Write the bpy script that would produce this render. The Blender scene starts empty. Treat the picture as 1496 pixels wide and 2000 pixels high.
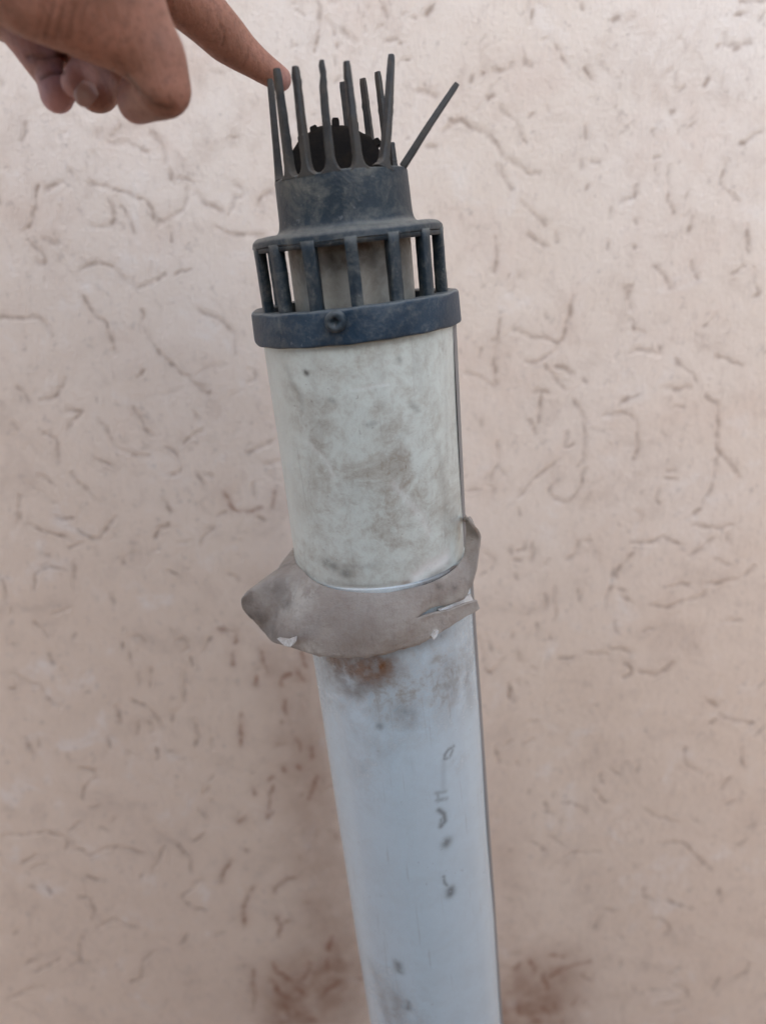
import bpy, bmesh, math, random
import numpy as np
from mathutils import Matrix, Vector

random.seed(7); RNG = np.random.default_rng(11)
S = bpy.context.scene
COL = S.collection

# ------------------------------------------------------------------ camera
# world frame: pipe axis = world Z through the origin, wall behind it at +Y
F = 26.0/36.0*2000.0                      # focal length in photo pixels (photo 1496 x 2000)
up_c = -np.array([435., -3950., -1444.]); up_c /= np.linalg.norm(up_c)   # world up seen in camera axes
fw = np.array([0., 0., -1.]); y_c = fw-fw.dot(up_c)*up_c; y_c /= np.linalg.norm(y_c)
x_c = np.cross(y_c, up_c)
M = np.array([x_c, y_c, up_c])            # camera -> world rotation
Z0 = 0.2660
def cdir(px, py): return M @ np.array([(px-748.)/F, -(py-1000.)/F, -1.])
CAM = -Z0*cdir(740., 1000.)
FWD = cdir(748, 1000)
cam_d = bpy.data.cameras.new('camera'); cam = bpy.data.objects.new('camera', cam_d); COL.objects.link(cam)
cam_d.sensor_fit = 'VERTICAL'; cam_d.sensor_height = 36; cam_d.sensor_width = 27; cam_d.lens = 26
cam_d.clip_start = 0.01; cam_d.clip_end = 500
mw = Matrix([list(M[0])+[CAM[0]], list(M[1])+[CAM[1]], list(M[2])+[CAM[2]], [0, 0, 0, 1]])
cam.matrix_world = mw
cam_d.dof.use_dof = True; cam_d.dof.focus_distance = 0.240; cam_d.dof.aperture_fstop = 7.5
S.camera = cam
# ------------------------------------------------------------------ light
SUN_EL, SUN_AZ = math.radians(35), math.radians(178)      # azimuth clockwise from +Y
w = bpy.data.worlds.new('World'); S.world = w; w.use_nodes = True
nt = w.node_tree; bg = nt.nodes['Background']
sky = nt.nodes.new('ShaderNodeTexSky'); sky.sky_type = 'NISHITA'; sky.sun_disc = False
sky.sun_elevation = SUN_EL; sky.sun_rotation = SUN_AZ; sky.dust_density = 1.0; sky.air_density = 1.0; sky.ozone_density = 1.0
nt.links.new(sky.outputs[0], bg.inputs[0]); bg.inputs[1].default_value = 0.15
sd = bpy.data.lights.new('sun', 'SUN'); sd.energy = 0.8; sd.angle = math.radians(90); sd.color = (1.0, 0.97, 0.935)
so = bpy.data.objects.new('sun', sd); COL.objects.link(so)
sv = Vector((math.sin(SUN_AZ)*math.cos(SUN_EL), math.cos(SUN_AZ)*math.cos(SUN_EL), math.sin(SUN_EL)))
so.rotation_euler = sv.to_track_quat('Z', 'Y').to_euler(); so.location = sv*3
S.view_settings.view_transform = 'Standard'; S.view_settings.look = 'None'
S.view_settings.exposure = 0.83; S.view_settings.gamma = 1.0
S.cycles.max_bounces = 6
try: S.cycles.use_denoising = True
except Exception: pass

# ------------------------------------------------------------------ helpers
def at_y(px, py, y):
    d = cdir(px, py); t = (y-CAM[1])/d[1]; return CAM+t*d
def on_cyl(px, py, r, back=False):
    "azimuth (0 = towards camera, + = right) and z where the sight line meets the cylinder of radius r"
    d = cdir(px, py); a = d[0]**2+d[1]**2; b = CAM[0]*d[0]+CAM[1]*d[1]; c = CAM[0]**2+CAM[1]**2-r*r
    q = b*b-a*c; q = math.sqrt(q) if q > 0 else 0.0
    t = (-b+q)/a if back else (-b-q)/a
    p = CAM+t*d
    return math.atan2(p[0], -p[1]), p[2]
def cyl(az, r, z): return (r*math.sin(az), -r*math.cos(az), z)
def zfront(px, py, r): return on_cyl(px, py, r)[1]

def mesh_obj(name, V, Fc, mat=None, parent=None, smooth=True, attrs=None, uvless=True):
    me = bpy.data.meshes.new(name)
    me.from_pydata([tuple(map(float, v)) for v in V], [], [tuple(f) for f in Fc]); me.update()
    if smooth: me.polygons.foreach_set('use_smooth', [True]*len(me.polygons))
    for k, a in (attrs or {}).items():
        at = me.attributes.new(k, 'FLOAT', 'POINT'); at.data.foreach_set('value', np.asarray(a, dtype=np.float32).ravel())
    if mat: me.materials.append(mat)
    o = bpy.data.objects.new(name, me); COL.objects.link(o)
    if parent: o.parent = parent; 
    return o
def fast_grid(name, P, mat, parent=None, wrap=False, attrs=None, flip=False):
    "P: (nu, nv, 3) array; wrap closes the u direction"
    nu, nv = P.shape[:2]
    idx = np.arange(nu*nv).reshape(nu, nv)
    a = idx if wrap else idx[:-1]
    b = np.roll(idx, -1, 0) if wrap else idx[1:]
    q = np.stack([a[:, :-1], b[:, :-1], b[:, 1:], a[:, 1:]], -1).reshape(-1, 4)
    if flip: q = q[:, ::-1]
    me = bpy.data.meshes.new(name); n = len(q)
    me.vertices.add(nu*nv); me.vertices.foreach_set('co', P.astype(np.float32).ravel())
    me.loops.add(n*4); me.loops.foreach_set('vertex_index', q.astype(np.int32).ravel())
    me.polygons.add(n); me.polygons.foreach_set('loop_start', np.arange(0, n*4, 4, dtype=np.int32))
    me.update(calc_edges=True); me.validate()
    me.polygons.foreach_set('use_smooth', np.ones(n, dtype=bool))
    for k, v in (attrs or {}).items():
        at = me.attributes.new(k, 'FLOAT', 'POINT'); at.data.foreach_set('value', v.astype(np.float32).ravel())
    if mat: me.materials.append(mat)
    o = bpy.data.objects.new(name, me); COL.objects.link(o)
    if parent: o.parent = parent
    return o
def lathe(name, prof, mat, parent=None, n=160, jit=None, closed=True, sharp=False):
    prof = list(prof)
    if closed: prof = prof+[prof[0]]
    az = np.linspace(0, 2*math.pi, n, endpoint=False)
    P = np.zeros((n, len(prof), 3))
    for j, (r, z) in enumerate(prof):
        rr = np.full(n, r); zz = np.full(n, z)
        if jit: rr, zz = jit(az, rr, zz, j)
        P[:, j, 0] = rr*np.sin(az); P[:, j, 1] = -rr*np.cos(az); P[:, j, 2] = zz
    o = fast_grid(name, P, mat, parent, wrap=True)
    bm = bmesh.new(); bm.from_mesh(o.data); bmesh.ops.remove_doubles(bm, verts=bm.verts, dist=1e-7)
    bmesh.ops.recalc_face_normals(bm, faces=bm.faces); bm.to_mesh(o.data); bm.free()
    return o
def fillet(pts, rad, k=4):
    "round the corners of a closed (r, z) outline"
    out = []; n = len(pts)
    for i in range(n):
        p = np.array(pts[i]); a = np.array(pts[i-1]); b = np.array(pts[(i+1) % n])
        rr = rad[i] if isinstance(rad, (list, tuple)) else rad
        if rr <= 0: out.append(tuple(p)); continue
        da = (a-p)/np.linalg.norm(a-p); db = (b-p)/np.linalg.norm(b-p)
        la = min(rr, .45*np.linalg.norm(a-p)); lb = min(rr, .45*np.linalg.norm(b-p))
        A = p+da*la; B = p+db*lb
        for t in np.linspace(0, 1, k+1):
            out.append(tuple((1-t)**2*A+2*t*(1-t)*p+t*t*B))
    return out
def thing(name, label, cat, loc=(0, 0, 0), group=None):
    o = bpy.data.objects.new(name, None); COL.objects.link(o); o.location = loc
    o.empty_display_size = 0.01; tag(o, label, cat, group); return o
def tag(o, label, cat, group=None):
    o['label'] = label; o['category'] = cat
    if group: o['group'] = group
    return o

# ------------------------------------------------------------------ materials
def mat(name):
    m = bpy.data.materials.new(name); m.use_nodes = True
    return m, m.node_tree.nodes, m.node_tree.links, m.node_tree.nodes['Principled BSDF']
def noise(N, L, co, scale, detail=4, rough=.55, dist=0, stretch=None):
    t = N.new('ShaderNodeTexNoise'); t.inputs['Scale'].default_value = scale
    t.inputs['Detail'].default_value = detail; t.inputs['Roughness'].default_value = rough
    t.inputs['Distortion'].default_value = dist
    if stretch:
        mp = N.new('ShaderNodeMapping'); mp.inputs['Scale'].default_value = stretch
        if len(co) > 1: mp.inputs['Rotation'].default_value = co[1]
        L.new(co[0], mp.inputs['Vector']); L.new(mp.outputs[0], t.inputs['Vector'])
    else: L.new(co[0], t.inputs['Vector'])
    return t.outputs['Fac']
def ramp(N, L, src, a, b, va=0., vb=1.):
    r = N.new('ShaderNodeMapRange'); r.interpolation_type = 'SMOOTHSTEP'
    r.inputs['From Min'].default_value = a; r.inputs['From Max'].default_value = b
    r.inputs['To Min'].default_value = va; r.inputs['To Max'].default_value = vb
    L.new(src, r.inputs['Value']); return r.outputs['Result']
def mixc(N, L, fac, c1, c2, mode='MIX'):
    m = N.new('ShaderNodeMix'); m.data_type = 'RGBA'; m.blend_type = mode
    if isinstance(fac, (int, float)): m.inputs[0].default_value = fac
    else: L.new(fac, m.inputs[0])
    for i, c in ((6, c1), (7, c2)):
        if isinstance(c, (tuple, list)): m.inputs[i].default_value = (*c[:3], 1)
        else: L.new(c, m.inputs[i])
    return m.outputs[2]
def math_(N, L, op, a, b=None):
    m = N.new('ShaderNodeMath'); m.operation = op; m.use_clamp = op in ('ADD', 'MULTIPLY')
    for i, v in enumerate((a, b)):
        if v is None: continue
        if isinstance(v, (int, float)): m.inputs[i].default_value = v
        else: L.new(v, m.inputs[i])
    return m.outputs[0]
def attr(N, name):
    a = N.new('ShaderNodeAttribute'); a.attribute_name = name; return a.outputs['Fac']
def bump(N, L, P, h, dist, strength=1.0, prev=None):
    b = N.new('ShaderNodeBump'); b.inputs['Distance'].default_value = dist; b.inputs['Strength'].default_value = strength
    L.new(h, b.inputs['Height'])
    if prev is not None: L.new(prev, b.inputs['Normal'])
    L.new(b.outputs[0], P.inputs['Normal']); return b.outputs[0]
def objco(N):
    t = N.new('ShaderNodeTexCoord'); return (t.outputs['Object'],)
def geoco(N):
    t = N.new('ShaderNodeNewGeometry'); return (t.outputs['Position'],)

def m_plaster():
    m, N, L, P = mat('plaster'); co = geoco(N)
    base = mixc(N, L, ramp(N, L, noise(N, L, co, 5, 4), .3, .7), (.82, .75, .685), (.79, .70, .61))
    base = mixc(N, L, ramp(N, L, noise(N, L, co, 22, 5, .6), .45, .75), base, (.74, .63, .55))
    sx = N.new('ShaderNodeSeparateXYZ'); L.new(co[0], sx.inputs[0])
    lowz = math_(N, L, 'ADD', ramp(N, L, sx.outputs[2], .20, -.22, 0, .70), math_(N, L, 'MULTIPLY', noise(N, L, co, 7, 4), .25))
    lowz = math_(N, L, 'ADD', lowz, ramp(N, L, sx.outputs[0], .02, -.26, 0, .40))
    base = mixc(N, L, lowz, base, (.755, .595, .465))          # warm bounce light painted in, stronger lower and to the left
    fl = noise(N, L, co, 210, 3, .6)
    base = mixc(N, L, ramp(N, L, fl, .60, .74, 0, .35), base, (.36, .29, .25))
    mot = noise(N, L, co, 34, 8, .7, .6)
    base = mixc(N, L, ramp(N, L, mot, .50, .70, 0, .34), base, (.50, .385, .31)); base = mixc(N, L, ramp(N, L, mot, .46, .30, 0, .4), base, (.86, .80, .745))
    gr = noise(N, L, (co[0], (0, .75, 0)), 260, 4, .7, .2, (1, 1, .4))
    base = mixc(N, L, ramp(N, L, gr, .56, .72, 0, .30), base, (.44, .35, .30))
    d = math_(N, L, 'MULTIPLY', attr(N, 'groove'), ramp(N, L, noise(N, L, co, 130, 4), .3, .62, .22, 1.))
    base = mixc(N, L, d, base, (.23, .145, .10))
    st = math_(N, L, 'MULTIPLY', attr(N, 'stain'), ramp(N, L, noise(N, L, co, 60, 5, .6), .25, .65, .55, 1.))
    base = mixc(N, L, st, base, (.22, .092, .045))
    base = mixc(N, L, math_(N, L, 'MULTIPLY', attr(N, 'rust'), ramp(N, L, noise(N, L, co, 150, 5, .7), .32, .60, .25, 1.)), base, (.23, .075, .032))
    L.new(base, P.inputs['Base Color']); P.inputs['Roughness'].default_value = .85
    P.inputs['Specular IOR Level'].default_value = .25
    b1 = bump(N, L, P, gr, .0008, .7)
    b1 = bump(N, L, P, noise(N, L, co, 480, 6, .7), .0007, .7, b1)
    bump(N, L, P, noise(N, L, co, 60, 4, .6), .0014, .3, b1)
    return m
def m_pvc(name, clean, dirt, tex=1.0, gloss=.34, spec=.5):
    m, N, L, P = mat(name); co = geoco(N)
    d = attr(N, 'dirt')
    n1 = ramp(N, L, noise(N, L, co, 60, 10, .72, .5), .40, .66)
    n2 = ramp(N, L, noise(N, L, co, 240, 9, .78, .4), .40, .70)
    f = math_(N, L, 'MULTIPLY', d, math_(N, L, 'ADD', math_(N, L, 'MULTIPLY', n1, .68), math_(N, L, 'MULTIPLY', n2, .58)))
    c = mixc(N, L, f, clean, dirt)
    sp = ramp(N, L, noise(N, L, co, 620, 2, .5), .69, .75)
    c = mixc(N, L, math_(N, L, 'MULTIPLY', math_(N, L, 'MULTIPLY', sp, .5), ramp(N, L, noise(N, L, co, 40, 3), .4, .7)), c, (.16, .14, .12))
    c = mixc(N, L, math_(N, L, 'MULTIPLY', attr(N, 'brown'), ramp(N, L, noise(N, L, co, 150, 5, .65), .3, .6, .25, 1.)), c, (.13, .10, .08))
    c = mixc(N, L, math_(N, L, 'MULTIPLY', attr(N, 'rust'), ramp(N, L, noise(N, L, co, 200, 4), .3, .6, .35, 1.)), c, (.20, .095, .04))
    c = mixc(N, L, math_(N, L, 'MULTIPLY', attr(N, 'mark'), ramp(N, L, noise(N, L, co, 420, 5, .7), .30, .48, .35, 1.)), c, (.09, .09, .08))
    scr = noise(N, L, (co[0], (.1, .2, .9)), 700, 2, .4, .1, (1, 1, .05))
    c = mixc(N, L, ramp(N, L, scr, .66, .74, 0, .22), c, (.30, .28, .25))
    c = mixc(N, L, math_(N, L, 'MULTIPLY', attr(N, 'chip'), ramp(N, L, noise(N, L, co, 240, 4, .6), .28, .5, .4, 1.)), c, (.80, .79, .74))
    L.new(c, P.inputs['Base Color'])
    P.inputs['Specular IOR Level'].default_value = spec
    L.new(ramp(N, L, f, 0, .8, gloss, .7), P.inputs['Roughness'])
    b1 = bump(N, L, P, noise(N, L, co, 260, 5, .6), .0004, .5*tex)
    bump(N, L, P, noise(N, L, co, 45, 3, .5), .0015, .3*tex, b1)
    return m
def m_blue(name, base, dust, lo, hi, rough=.55, ledge=1.35, spec=.5):
    m, N, L, P = mat(name); co = geoco(N)
    n1 = noise(N, L, co, 85, 9, .72, .6); n2 = noise(N, L, co, 380, 6, .75)
    d = ramp(N, L, n1, lo, hi)
    d2 = ramp(N, L, n2, .45, .75, 0, .5)
    f = math_(N, L, 'ADD', d, d2)
    c = mixc(N, L, f, base, dust)
    g = N.new('ShaderNodeNewGeometry'); sx = N.new('ShaderNodeSeparateXYZ'); L.new(g.outputs['Normal'], sx.inputs[0])
    upf = math_(N, L, 'MULTIPLY', ramp(N, L, sx.outputs[2], .25, .85), ramp(N, L, n2, .25, .6, .35, .85))
    c = mixc(N, L, upf, c, tuple(min(1, v*ledge) for v in dust))            # dust lying on the ledges
    c = mixc(N, L, ramp(N, L, noise(N, L, co, 500, 2), .69, .75, 0, .25), c, tuple(min(.3, v*2.2) for v in dust))
    P.inputs['Specular IOR Level'].default_value = spec
    L.new(c, P.inputs['Base Color']); L.new(ramp(N, L, f, 0, 1, rough-.1, rough+.25), P.inputs['Roughness'])
    b1 = bump(N, L, P, n2, .0005, .6); bump(N, L, P, n1, .001, .35, b1)
    return m
def m_flange():
    m, N, L, P = mat('flange'); co = geoco(N)
    c = mixc(N, L, ramp(N, L, noise(N, L, co, 45, 6, .6, .4), .35, .65), (.37, .318, .272), (.43, .375, .32))
    c = mixc(N, L, ramp(N, L, noise(N, L, co, 260, 5, .7), .4, .7, 0, .5), c, (.31, .245, .20))
    sp = math_(N, L, 'MULTIPLY', attr(N, 'chip'), ramp(N, L, noise(N, L, co, 190, 5, .65), .38, .58))
    c = mixc(N, L, sp, c, (.58, .54, .47))
    c = mixc(N, L, math_(N, L, 'MULTIPLY', attr(N, 'dark'), ramp(N, L, noise(N, L, co, 160, 5, .65), .25, .6, .3, 1.)), c, (.10, .088, .078))
    L.new(c, P.inputs['Base Color']); P.inputs['Roughness'].default_value = .75
    P.inputs['Specular IOR Level'].default_value = .3
    stk = noise(N, L, (co[0], (0, .5, .35)), 190, 6, .7, .3, (1, 1, .35))
    c2 = mixc(N, L, ramp(N, L, stk, .52, .72, 0, .38), c, (.46, .41, .35)); c2 = mixc(N, L, ramp(N, L, stk, .46, .30, 0, .35), c2, (.15, .125, .105))
    L.new(c2, P.inputs['Base Color'])
    b1 = bump(N, L, P, noise(N, L, co, 420, 7, .75), .0007, .8); bump(N, L, P, noise(N, L, co, 75, 6, .65), .002, .5, b1)
    return m
def m_skin():
    m, N, L, P = mat('skin'); co = geoco(N)
    c = mixc(N, L, ramp(N, L, noise(N, L, co, 60, 5, .6), .3, .7), (.44, .205, .138), (.32, .15, .098))
    c = mixc(N, L, ramp(N, L, noise(N, L, co, 600, 4, .6), .45, .7, 0, .45), c, (.17, .08, .055))
    c = mixc(N, L, attr(N, 'lit_pink'), c, (.78, .47, .48))  # pink fingertips, brightened to paint in light from the left
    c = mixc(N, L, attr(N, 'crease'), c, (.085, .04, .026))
    L.new(c, P.inputs['Base Color']); P.inputs['Roughness'].default_value = .52
    P.inputs['Specular IOR Level'].default_value = .35
    P.inputs['Subsurface Weight'].default_value = .12; P.inputs['Subsurface Radius'].default_value = (1, .35, .2)
    P.inputs['Subsurface Scale'].default_value = .002
    v = N.new('ShaderNodeTexVoronoi'); v.feature = 'DISTANCE_TO_EDGE'; v.inputs['Scale'].default_value = 1300; L.new(co[0], v.inputs['Vector'])
    b1 = bump(N, L, P, v.outputs['Distance'], .0003, .5)
    b2 = bump(N, L, P, noise((N), L, (co[0], (0, 0, .4)), 170, 5, .65, .3, (2.6, 1, .45)), .0011, .6, b1)
    return m
def m_plain(name, col, rough=.6):
    m, N, L, P = mat(name); co = geoco(N)
    c = mixc(N, L, ramp(N, L, noise(N, L, co, 9, 5), .3, .7), col, tuple(v*.85 for v in col))
    L.new(c, P.inputs['Base Color']); P.inputs['Roughness'].default_value = rough; return m

PLASTER = m_plaster()
PVC = m_pvc('pvc_lower', (.60, .71, .75), (.31, .26, .20), .5, .20, .95)
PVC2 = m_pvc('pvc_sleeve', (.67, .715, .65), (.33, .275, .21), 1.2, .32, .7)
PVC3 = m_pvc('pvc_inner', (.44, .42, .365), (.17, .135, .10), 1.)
BLUE = m_blue('cap_plastic', (.005, .018, .030), (.150, .152, .135), .46, .72)
NAVY = m_blue('collar_plastic', (.005, .028, .056), (.135, .148, .145), .46, .74)
RIBM = m_blue('rib_plastic', (.026, .027, .027), (.085, .076, .062), .42, .72)
DARK = m_blue('disc_plastic', (.005, .0045, .0045), (.026, .020, .014), .45, .75, .75, .8, .08)
FLG = m_flange(); SKIN = m_skin()

# ------------------------------------------------------------------ the plaster wall
WALL_Y = 0.135
TILES = {
 (0, 240, .38): [
 [(135,10),(125,60),(105,100)],[(500,45),(500,70)],[(625,5),(620,45),(565,70)],[(560,100),(630,105),(710,125),(765,160)],
 [(780,60),(830,105),(860,200)],[(875,235),(880,285)],[(905,290),(920,260),(950,290),(1000,292)],[(480,150),(500,200),(495,260)],
 [(200,320),(180,400),(170,520),(130,560)],[(240,345),(310,315)],[(360,250),(400,280),(420,320)],
 [(440,310),(520,315),(560,330),(650,360),(760,410),(790,470),(795,520),(880,480),(940,450),(965,390),(965,330)],
 [(875,480),(880,590)],[(1010,350),(1050,420),(1110,430),(1150,470)],[(1195,310),(1240,330),(1270,365),(1210,380)],
 [(1210,370),(1180,460)],[(1110,540),(1200,565),(1280,580),(1340,575)],[(1400,350),(1350,390),(1310,415)],
 [(550,390),(590,440),(600,500),(560,540),(460,540)],[(620,430),(670,490),(680,550)],[(310,430),(310,500)],
 [(150,600),(220,660),(240,730),(180,710)],[(280,570),(310,630),(230,600)],[(410,760),(470,730),(530,725),(590,750),(650,820)],
 [(855,775),(810,820),(760,820),(720,860)],[(730,960),(740,1050),(790,1140),(850,1200),(920,1280),(1010,1340),(1080,1400)],
 [(430,900),(480,970),(540,1040),(570,1100),(600,1190)],[(0,1005),(100,995),(210,1005),(280,1090)],
 [(1020,965),(1080,980),(1150,1025),(1210,1090),(1215,1180)],[(1275,1265),(1330,1300),(1290,1340)],[(740,1270),(710,1320)],
 [(690,1470),(730,1530),(770,1610)],[(340,1320),(300,1400),(220,1440)],[(90,1360),(150,1430)],[(350,1480),(430,1480),(350,1570)],
 [(500,1520),(560,1600),(610,1680),(700,1710),(770,1720)],[(1000,1490),(1020,1530)],[(1040,1585),(990,1600),(930,1650)],
 [(850,1670),(920,1710),(940,1790),(880,1810)],[(230,1600),(300,1630),(310,1750)],[(70,1540),(110,1590)],[(490,1730),(580,1770)],
 [(1270,1700),(1330,1660),(1410,1640)],[(1360,1755),(1430,1750)],[(1000,1800),(1040,1850)],[(1050,1805),(1090,1820)],
 [(210,1810),(290,1870)],[(370,1800),(440,1890),(510,1950)],[(900,780),(985,765)]],
 (900, 240, .3984): [
 [(30,10),(115,40),(170,100),(200,150)],[(215,180),(290,215),(340,265),(380,250)],[(190,215),(220,280),(250,335)],[(300,390),(350,440),(410,500)],
 [(330,550),(430,620)],[(468,540),(472,580)],[(170,560),(178,650),(155,725)],[(235,745),(230,765)],[(290,745),(285,760)],[(270,20),(315,90)],
 [(610,30),(615,80)],[(590,190),(590,225)],[(640,190),(680,195)],[(620,310),(615,325)],[(870,300),(845,370),(795,380)],[(935,175),(980,165)],
 [(950,210),(950,320)],[(1020,220),(1015,370),(1030,440)],[(1110,340),(1095,380)],[(1300,200),(1270,280),(1300,345),(1360,385)],
 [(935,40),(950,80)],[(1400,510),(1405,640)],[(1335,745),(1400,700)],[(1440,720),(1450,800)],[(1430,858),(1470,830)],[(720,590),(715,620)],
 [(850,608),(850,614)],[(855,480),(860,490)],[(1130,460),(1100,550)],[(940,700),(1000,750),(1015,800)],[(1130,680),(1145,760)],[(1190,1000),(1260,935)],
 [(805,810),(835,800)],[(820,830),(835,910)],[(825,960),(840,1020),(890,1035)],[(550,850),(525,960),(500,1050),(445,1135),(380,1165),(315,1175)],
 [(475,1080),(320,1040),(290,1040),(260,1000)],[(410,935),(420,965)],[(190,960),(180,1080),(140,1065)],[(180,1080),(160,1200),(165,1290)],
 [(165,1290),(100,1245),(30,1230)],[(100,1110),(90,1150)],[(415,1190),(460,1250),(510,1310)],[(470,1200),(520,1200),(550,1225)],[(600,1260),(610,1275)],
 [(545,1350),(590,1430),(610,1530),(600,1650),(580,1690)],[(360,1320),(415,1300),(435,1340)],[(395,1320),(395,1400),(380,1465)],[(335,1460),(375,1510)],
 [(520,1520),(500,1590),(545,1580)],[(180,1560),(180,1680),(150,1750)],[(180,1680),(235,1770)],[(490,1650),(400,1710),(330,1780),(290,1830)],
 [(460,1765),(420,1800),(430,1840),(530,1870),(590,1780),(600,1700)],[(30,1805),(95,1805)],[(150,1780),(165,1850)],[(770,1390),(810,1355),(860,1345)],
 [(690,1440),(770,1420),(840,1440),(865,1500),(875,1590),(840,1655)],[(1005,1300),(1125,1305)],[(1045,1390),(1095,1395)],
 [(1200,1340),(1255,1370),(1265,1470),(1250,1560),(1250,1660),(1225,1790),(1180,1870)],[(1265,1610),(1330,1680),(1355,1750)],
 [(830,1130),(870,1110),(980,1135),(970,1080)],[(1050,1160),(1110,1210),(1150,1260)],[(1250,1140),(1370,1190)],[(1010,1710),(1050,1710)],
 [(1000,1745),(1050,1750)],[(970,1800),(960,1870)]],
 (0, 1300, .3743): [
 [(60,40),(140,75),(220,110),(260,180),(310,220)],[(55,120),(80,120)],[(730,40),(730,90)],[(785,20),(795,110)],[(970,30),(965,110),(960,185)],
 [(615,220),(635,300)],[(690,185),(750,200),(800,250),(860,330)],[(725,290),(725,360)],[(780,300),(800,350)],[(905,250),(900,290)],
 [(1000,280),(1050,370),(1020,420)],[(575,370),(580,440)],[(670,450),(710,475)],[(820,420),(825,490)],[(870,450),(910,450)],[(135,380),(180,470)],
 [(200,370),(215,420)],[(1110,380),(1110,440)],[(410,535),(490,545),(500,590),(440,640),(430,700)],[(470,745),(520,740)],[(30,740),(65,770)],
 [(20,890),(150,885),(230,870),(320,890),(360,930),(340,970)],[(360,870),(410,820)],[(400,960),(470,990),(550,965),(630,945)],[(640,950),(740,985)],
 [(770,800),(790,810)],[(600,800),(590,830)],[(520,850),(580,870)],[(870,940),(830,1000),(800,1080)],[(915,920),(940,960),(990,1000),(1000,1090)],
 [(1080,870),(1020,920)],[(1070,1120),(1000,1160),(940,1210),(1000,1250),(1070,1280)],[(1215,1020),(1165,1080),(1160,1130)],[(1250,820),(1280,790)],
 [(1090,640),(1070,670)],[(1110,700),(1110,715)],[(1040,750),(1090,800)],[(1290,960),(1290,970)],[(745,1090),(735,1120)],[(450,1100),(560,1130)],
 [(160,1150),(195,1165)],[(240,1150),(275,1200)],[(410,1210),(470,1220)],[(480,1220),(490,1290)],[(520,1370),(600,1320),(640,1350),(710,1370)],
 [(430,1420),(410,1500),(420,1540),(340,1600)],[(420,1540),(490,1550)],[(170,1600),(260,1570),(310,1530)],[(810,1490),(750,1550),(740,1640),(690,1650)],
 [(130,1560),(200,1530)],[(40,1740),(120,1700),(230,1670)],[(180,1800),(190,1820)],[(1250,1640),(1260,1650)],[(1330,1580),(1320,1700),(1330,1800)],
 [(120,1030),(200,990)],[(170,1060),(250,1030)],[(980,1400),(945,1450)],[(1130,1410),(1170,1390)],[(870,1760),(880,1740)]],
 (960, 1300, .3583): [
 [(95,90),(120,200)],[(230,20),(240,25)],[(720,75),(760,50)],[(800,30),(880,60),(960,20)],[(190,320),(250,300)],[(170,435),(240,395)],
 [(75,440),(110,410)],[(15,450),(45,530)],[(140,530),(145,550)],[(640,560),(690,610)],[(590,590),(610,650)],[(800,540),(790,580)],[(550,670),(620,750)],
 [(380,750),(440,750),(515,795)],[(270,790),(320,810)],[(290,750),(320,820)],[(830,780),(890,830),(960,840),(1020,860)],[(1100,850),(1110,855)],
 [(1300,610),(1250,680)],[(1350,680),(1350,730),(1290,750)],[(1390,890),(1430,870)],[(1340,990),(1380,950)],[(1360,450),(1360,570)],
 [(1050,450),(1040,520),(1110,575)],[(310,930),(370,975)],[(220,960),(300,1020)],[(400,1040),(480,1020),(590,1020)],
 [(900,970),(1040,960),(1090,1020),(1150,1080),(1200,1125)],[(770,1080),(780,1100)],[(1020,1020),(1025,1025)],[(830,1200),(820,1250),(880,1280)],
 [(1235,1220),(1240,1260)],[(560,1430),(590,1360),(620,1330),(680,1345)],[(85,1270),(110,1285)],[(510,1200),(500,1250)],[(950,1280),(1090,1330)],
 [(860,1380),(940,1390),(970,1430),(930,1480)],[(680,1470),(710,1490)],[(1480,340),(1440,380)],[(690,1650),(700,1620)],[(1030,1640),(960,1680)],
 [(1240,1700),(1200,1770)],[(760,1750),(770,1780)],[(840,1770),(960,1770)],[(980,1740),(1060,1770),(1080,1830)],[(920,1850),(1020,1830)],
 [(980,1900),(1050,1870)],[(1330,1700),(1390,1670),(1400,1620)],[(1170,200),(1230,220)],[(1180,330),(1220,290)],[(1230,260),(1320,310),(1420,320)]],
 (900, 0, .3984): [
 [(335,0),(325,50)],[(350,50),(345,115)],[(590,25),(595,45)],[(745,100),(770,90)],[(820,105),(835,95)],[(405,200),(425,185)],[(465,230),(470,240),(530,330)],
 [(155,345),(200,355),(240,340),(265,310)],[(105,360),(100,370)],[(50,400),(55,385)],[(310,290),(315,310),(345,320)],[(605,335),(640,390)],
 [(770,435),(775,430)],[(790,354),(790,358)],[(1015,355),(1035,345)],[(1070,445),(1095,425)],[(1195,415),(1210,390)],[(1275,385),(1275,430)],
 [(1040,550),(1035,555)],[(130,480),(155,470)],[(185,520),(250,590),(320,690)],[(330,580),(355,555)],[(420,520),(430,550)],[(10,595),(60,625)],
 [(105,640),(140,660),(190,740)],[(610,620),(615,680)],[(930,640),(950,635)],[(1105,635),(1145,600)],[(1370,5),(1430,12),(1480,5)],[(1350,72),(1395,68)],
 [(1465,100),(1490,60)],[(1255,240),(1270,220),(1335,218)],[(1290,170),(1295,210)],[(1345,235),(1430,210)],[(1370,700),(1430,655),(1470,645)],[(1065,190),(1085,205)]],
 (0, 900, .4011): [
 [(800,200),(840,260)],[(1235,110),(1235,180)],[(1260,275),(1290,290)],[(1060,270),(1100,250)],[(1045,325),(1000,360),(970,400)],[(1000,330),(1045,325)],
 [(790,320),(830,320),(810,300)],[(780,330),(755,390)],[(740,440),(770,435)],[(870,400),(925,395)],[(600,480),(605,500)],[(820,535),(870,565)],
 [(1115,550),(1170,590)],[(140,310),(200,345),(300,365),(360,395)],[(260,265),(300,290),(360,280)],[(380,340),(430,370),(480,390),(520,330),(580,265)],
 [(340,430),(400,405)],[(170,630),(180,540),(230,520),(330,530)],[(360,490),(365,570),(375,640)],[(230,460),(240,465)],[(10,580),(40,670)],
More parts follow.
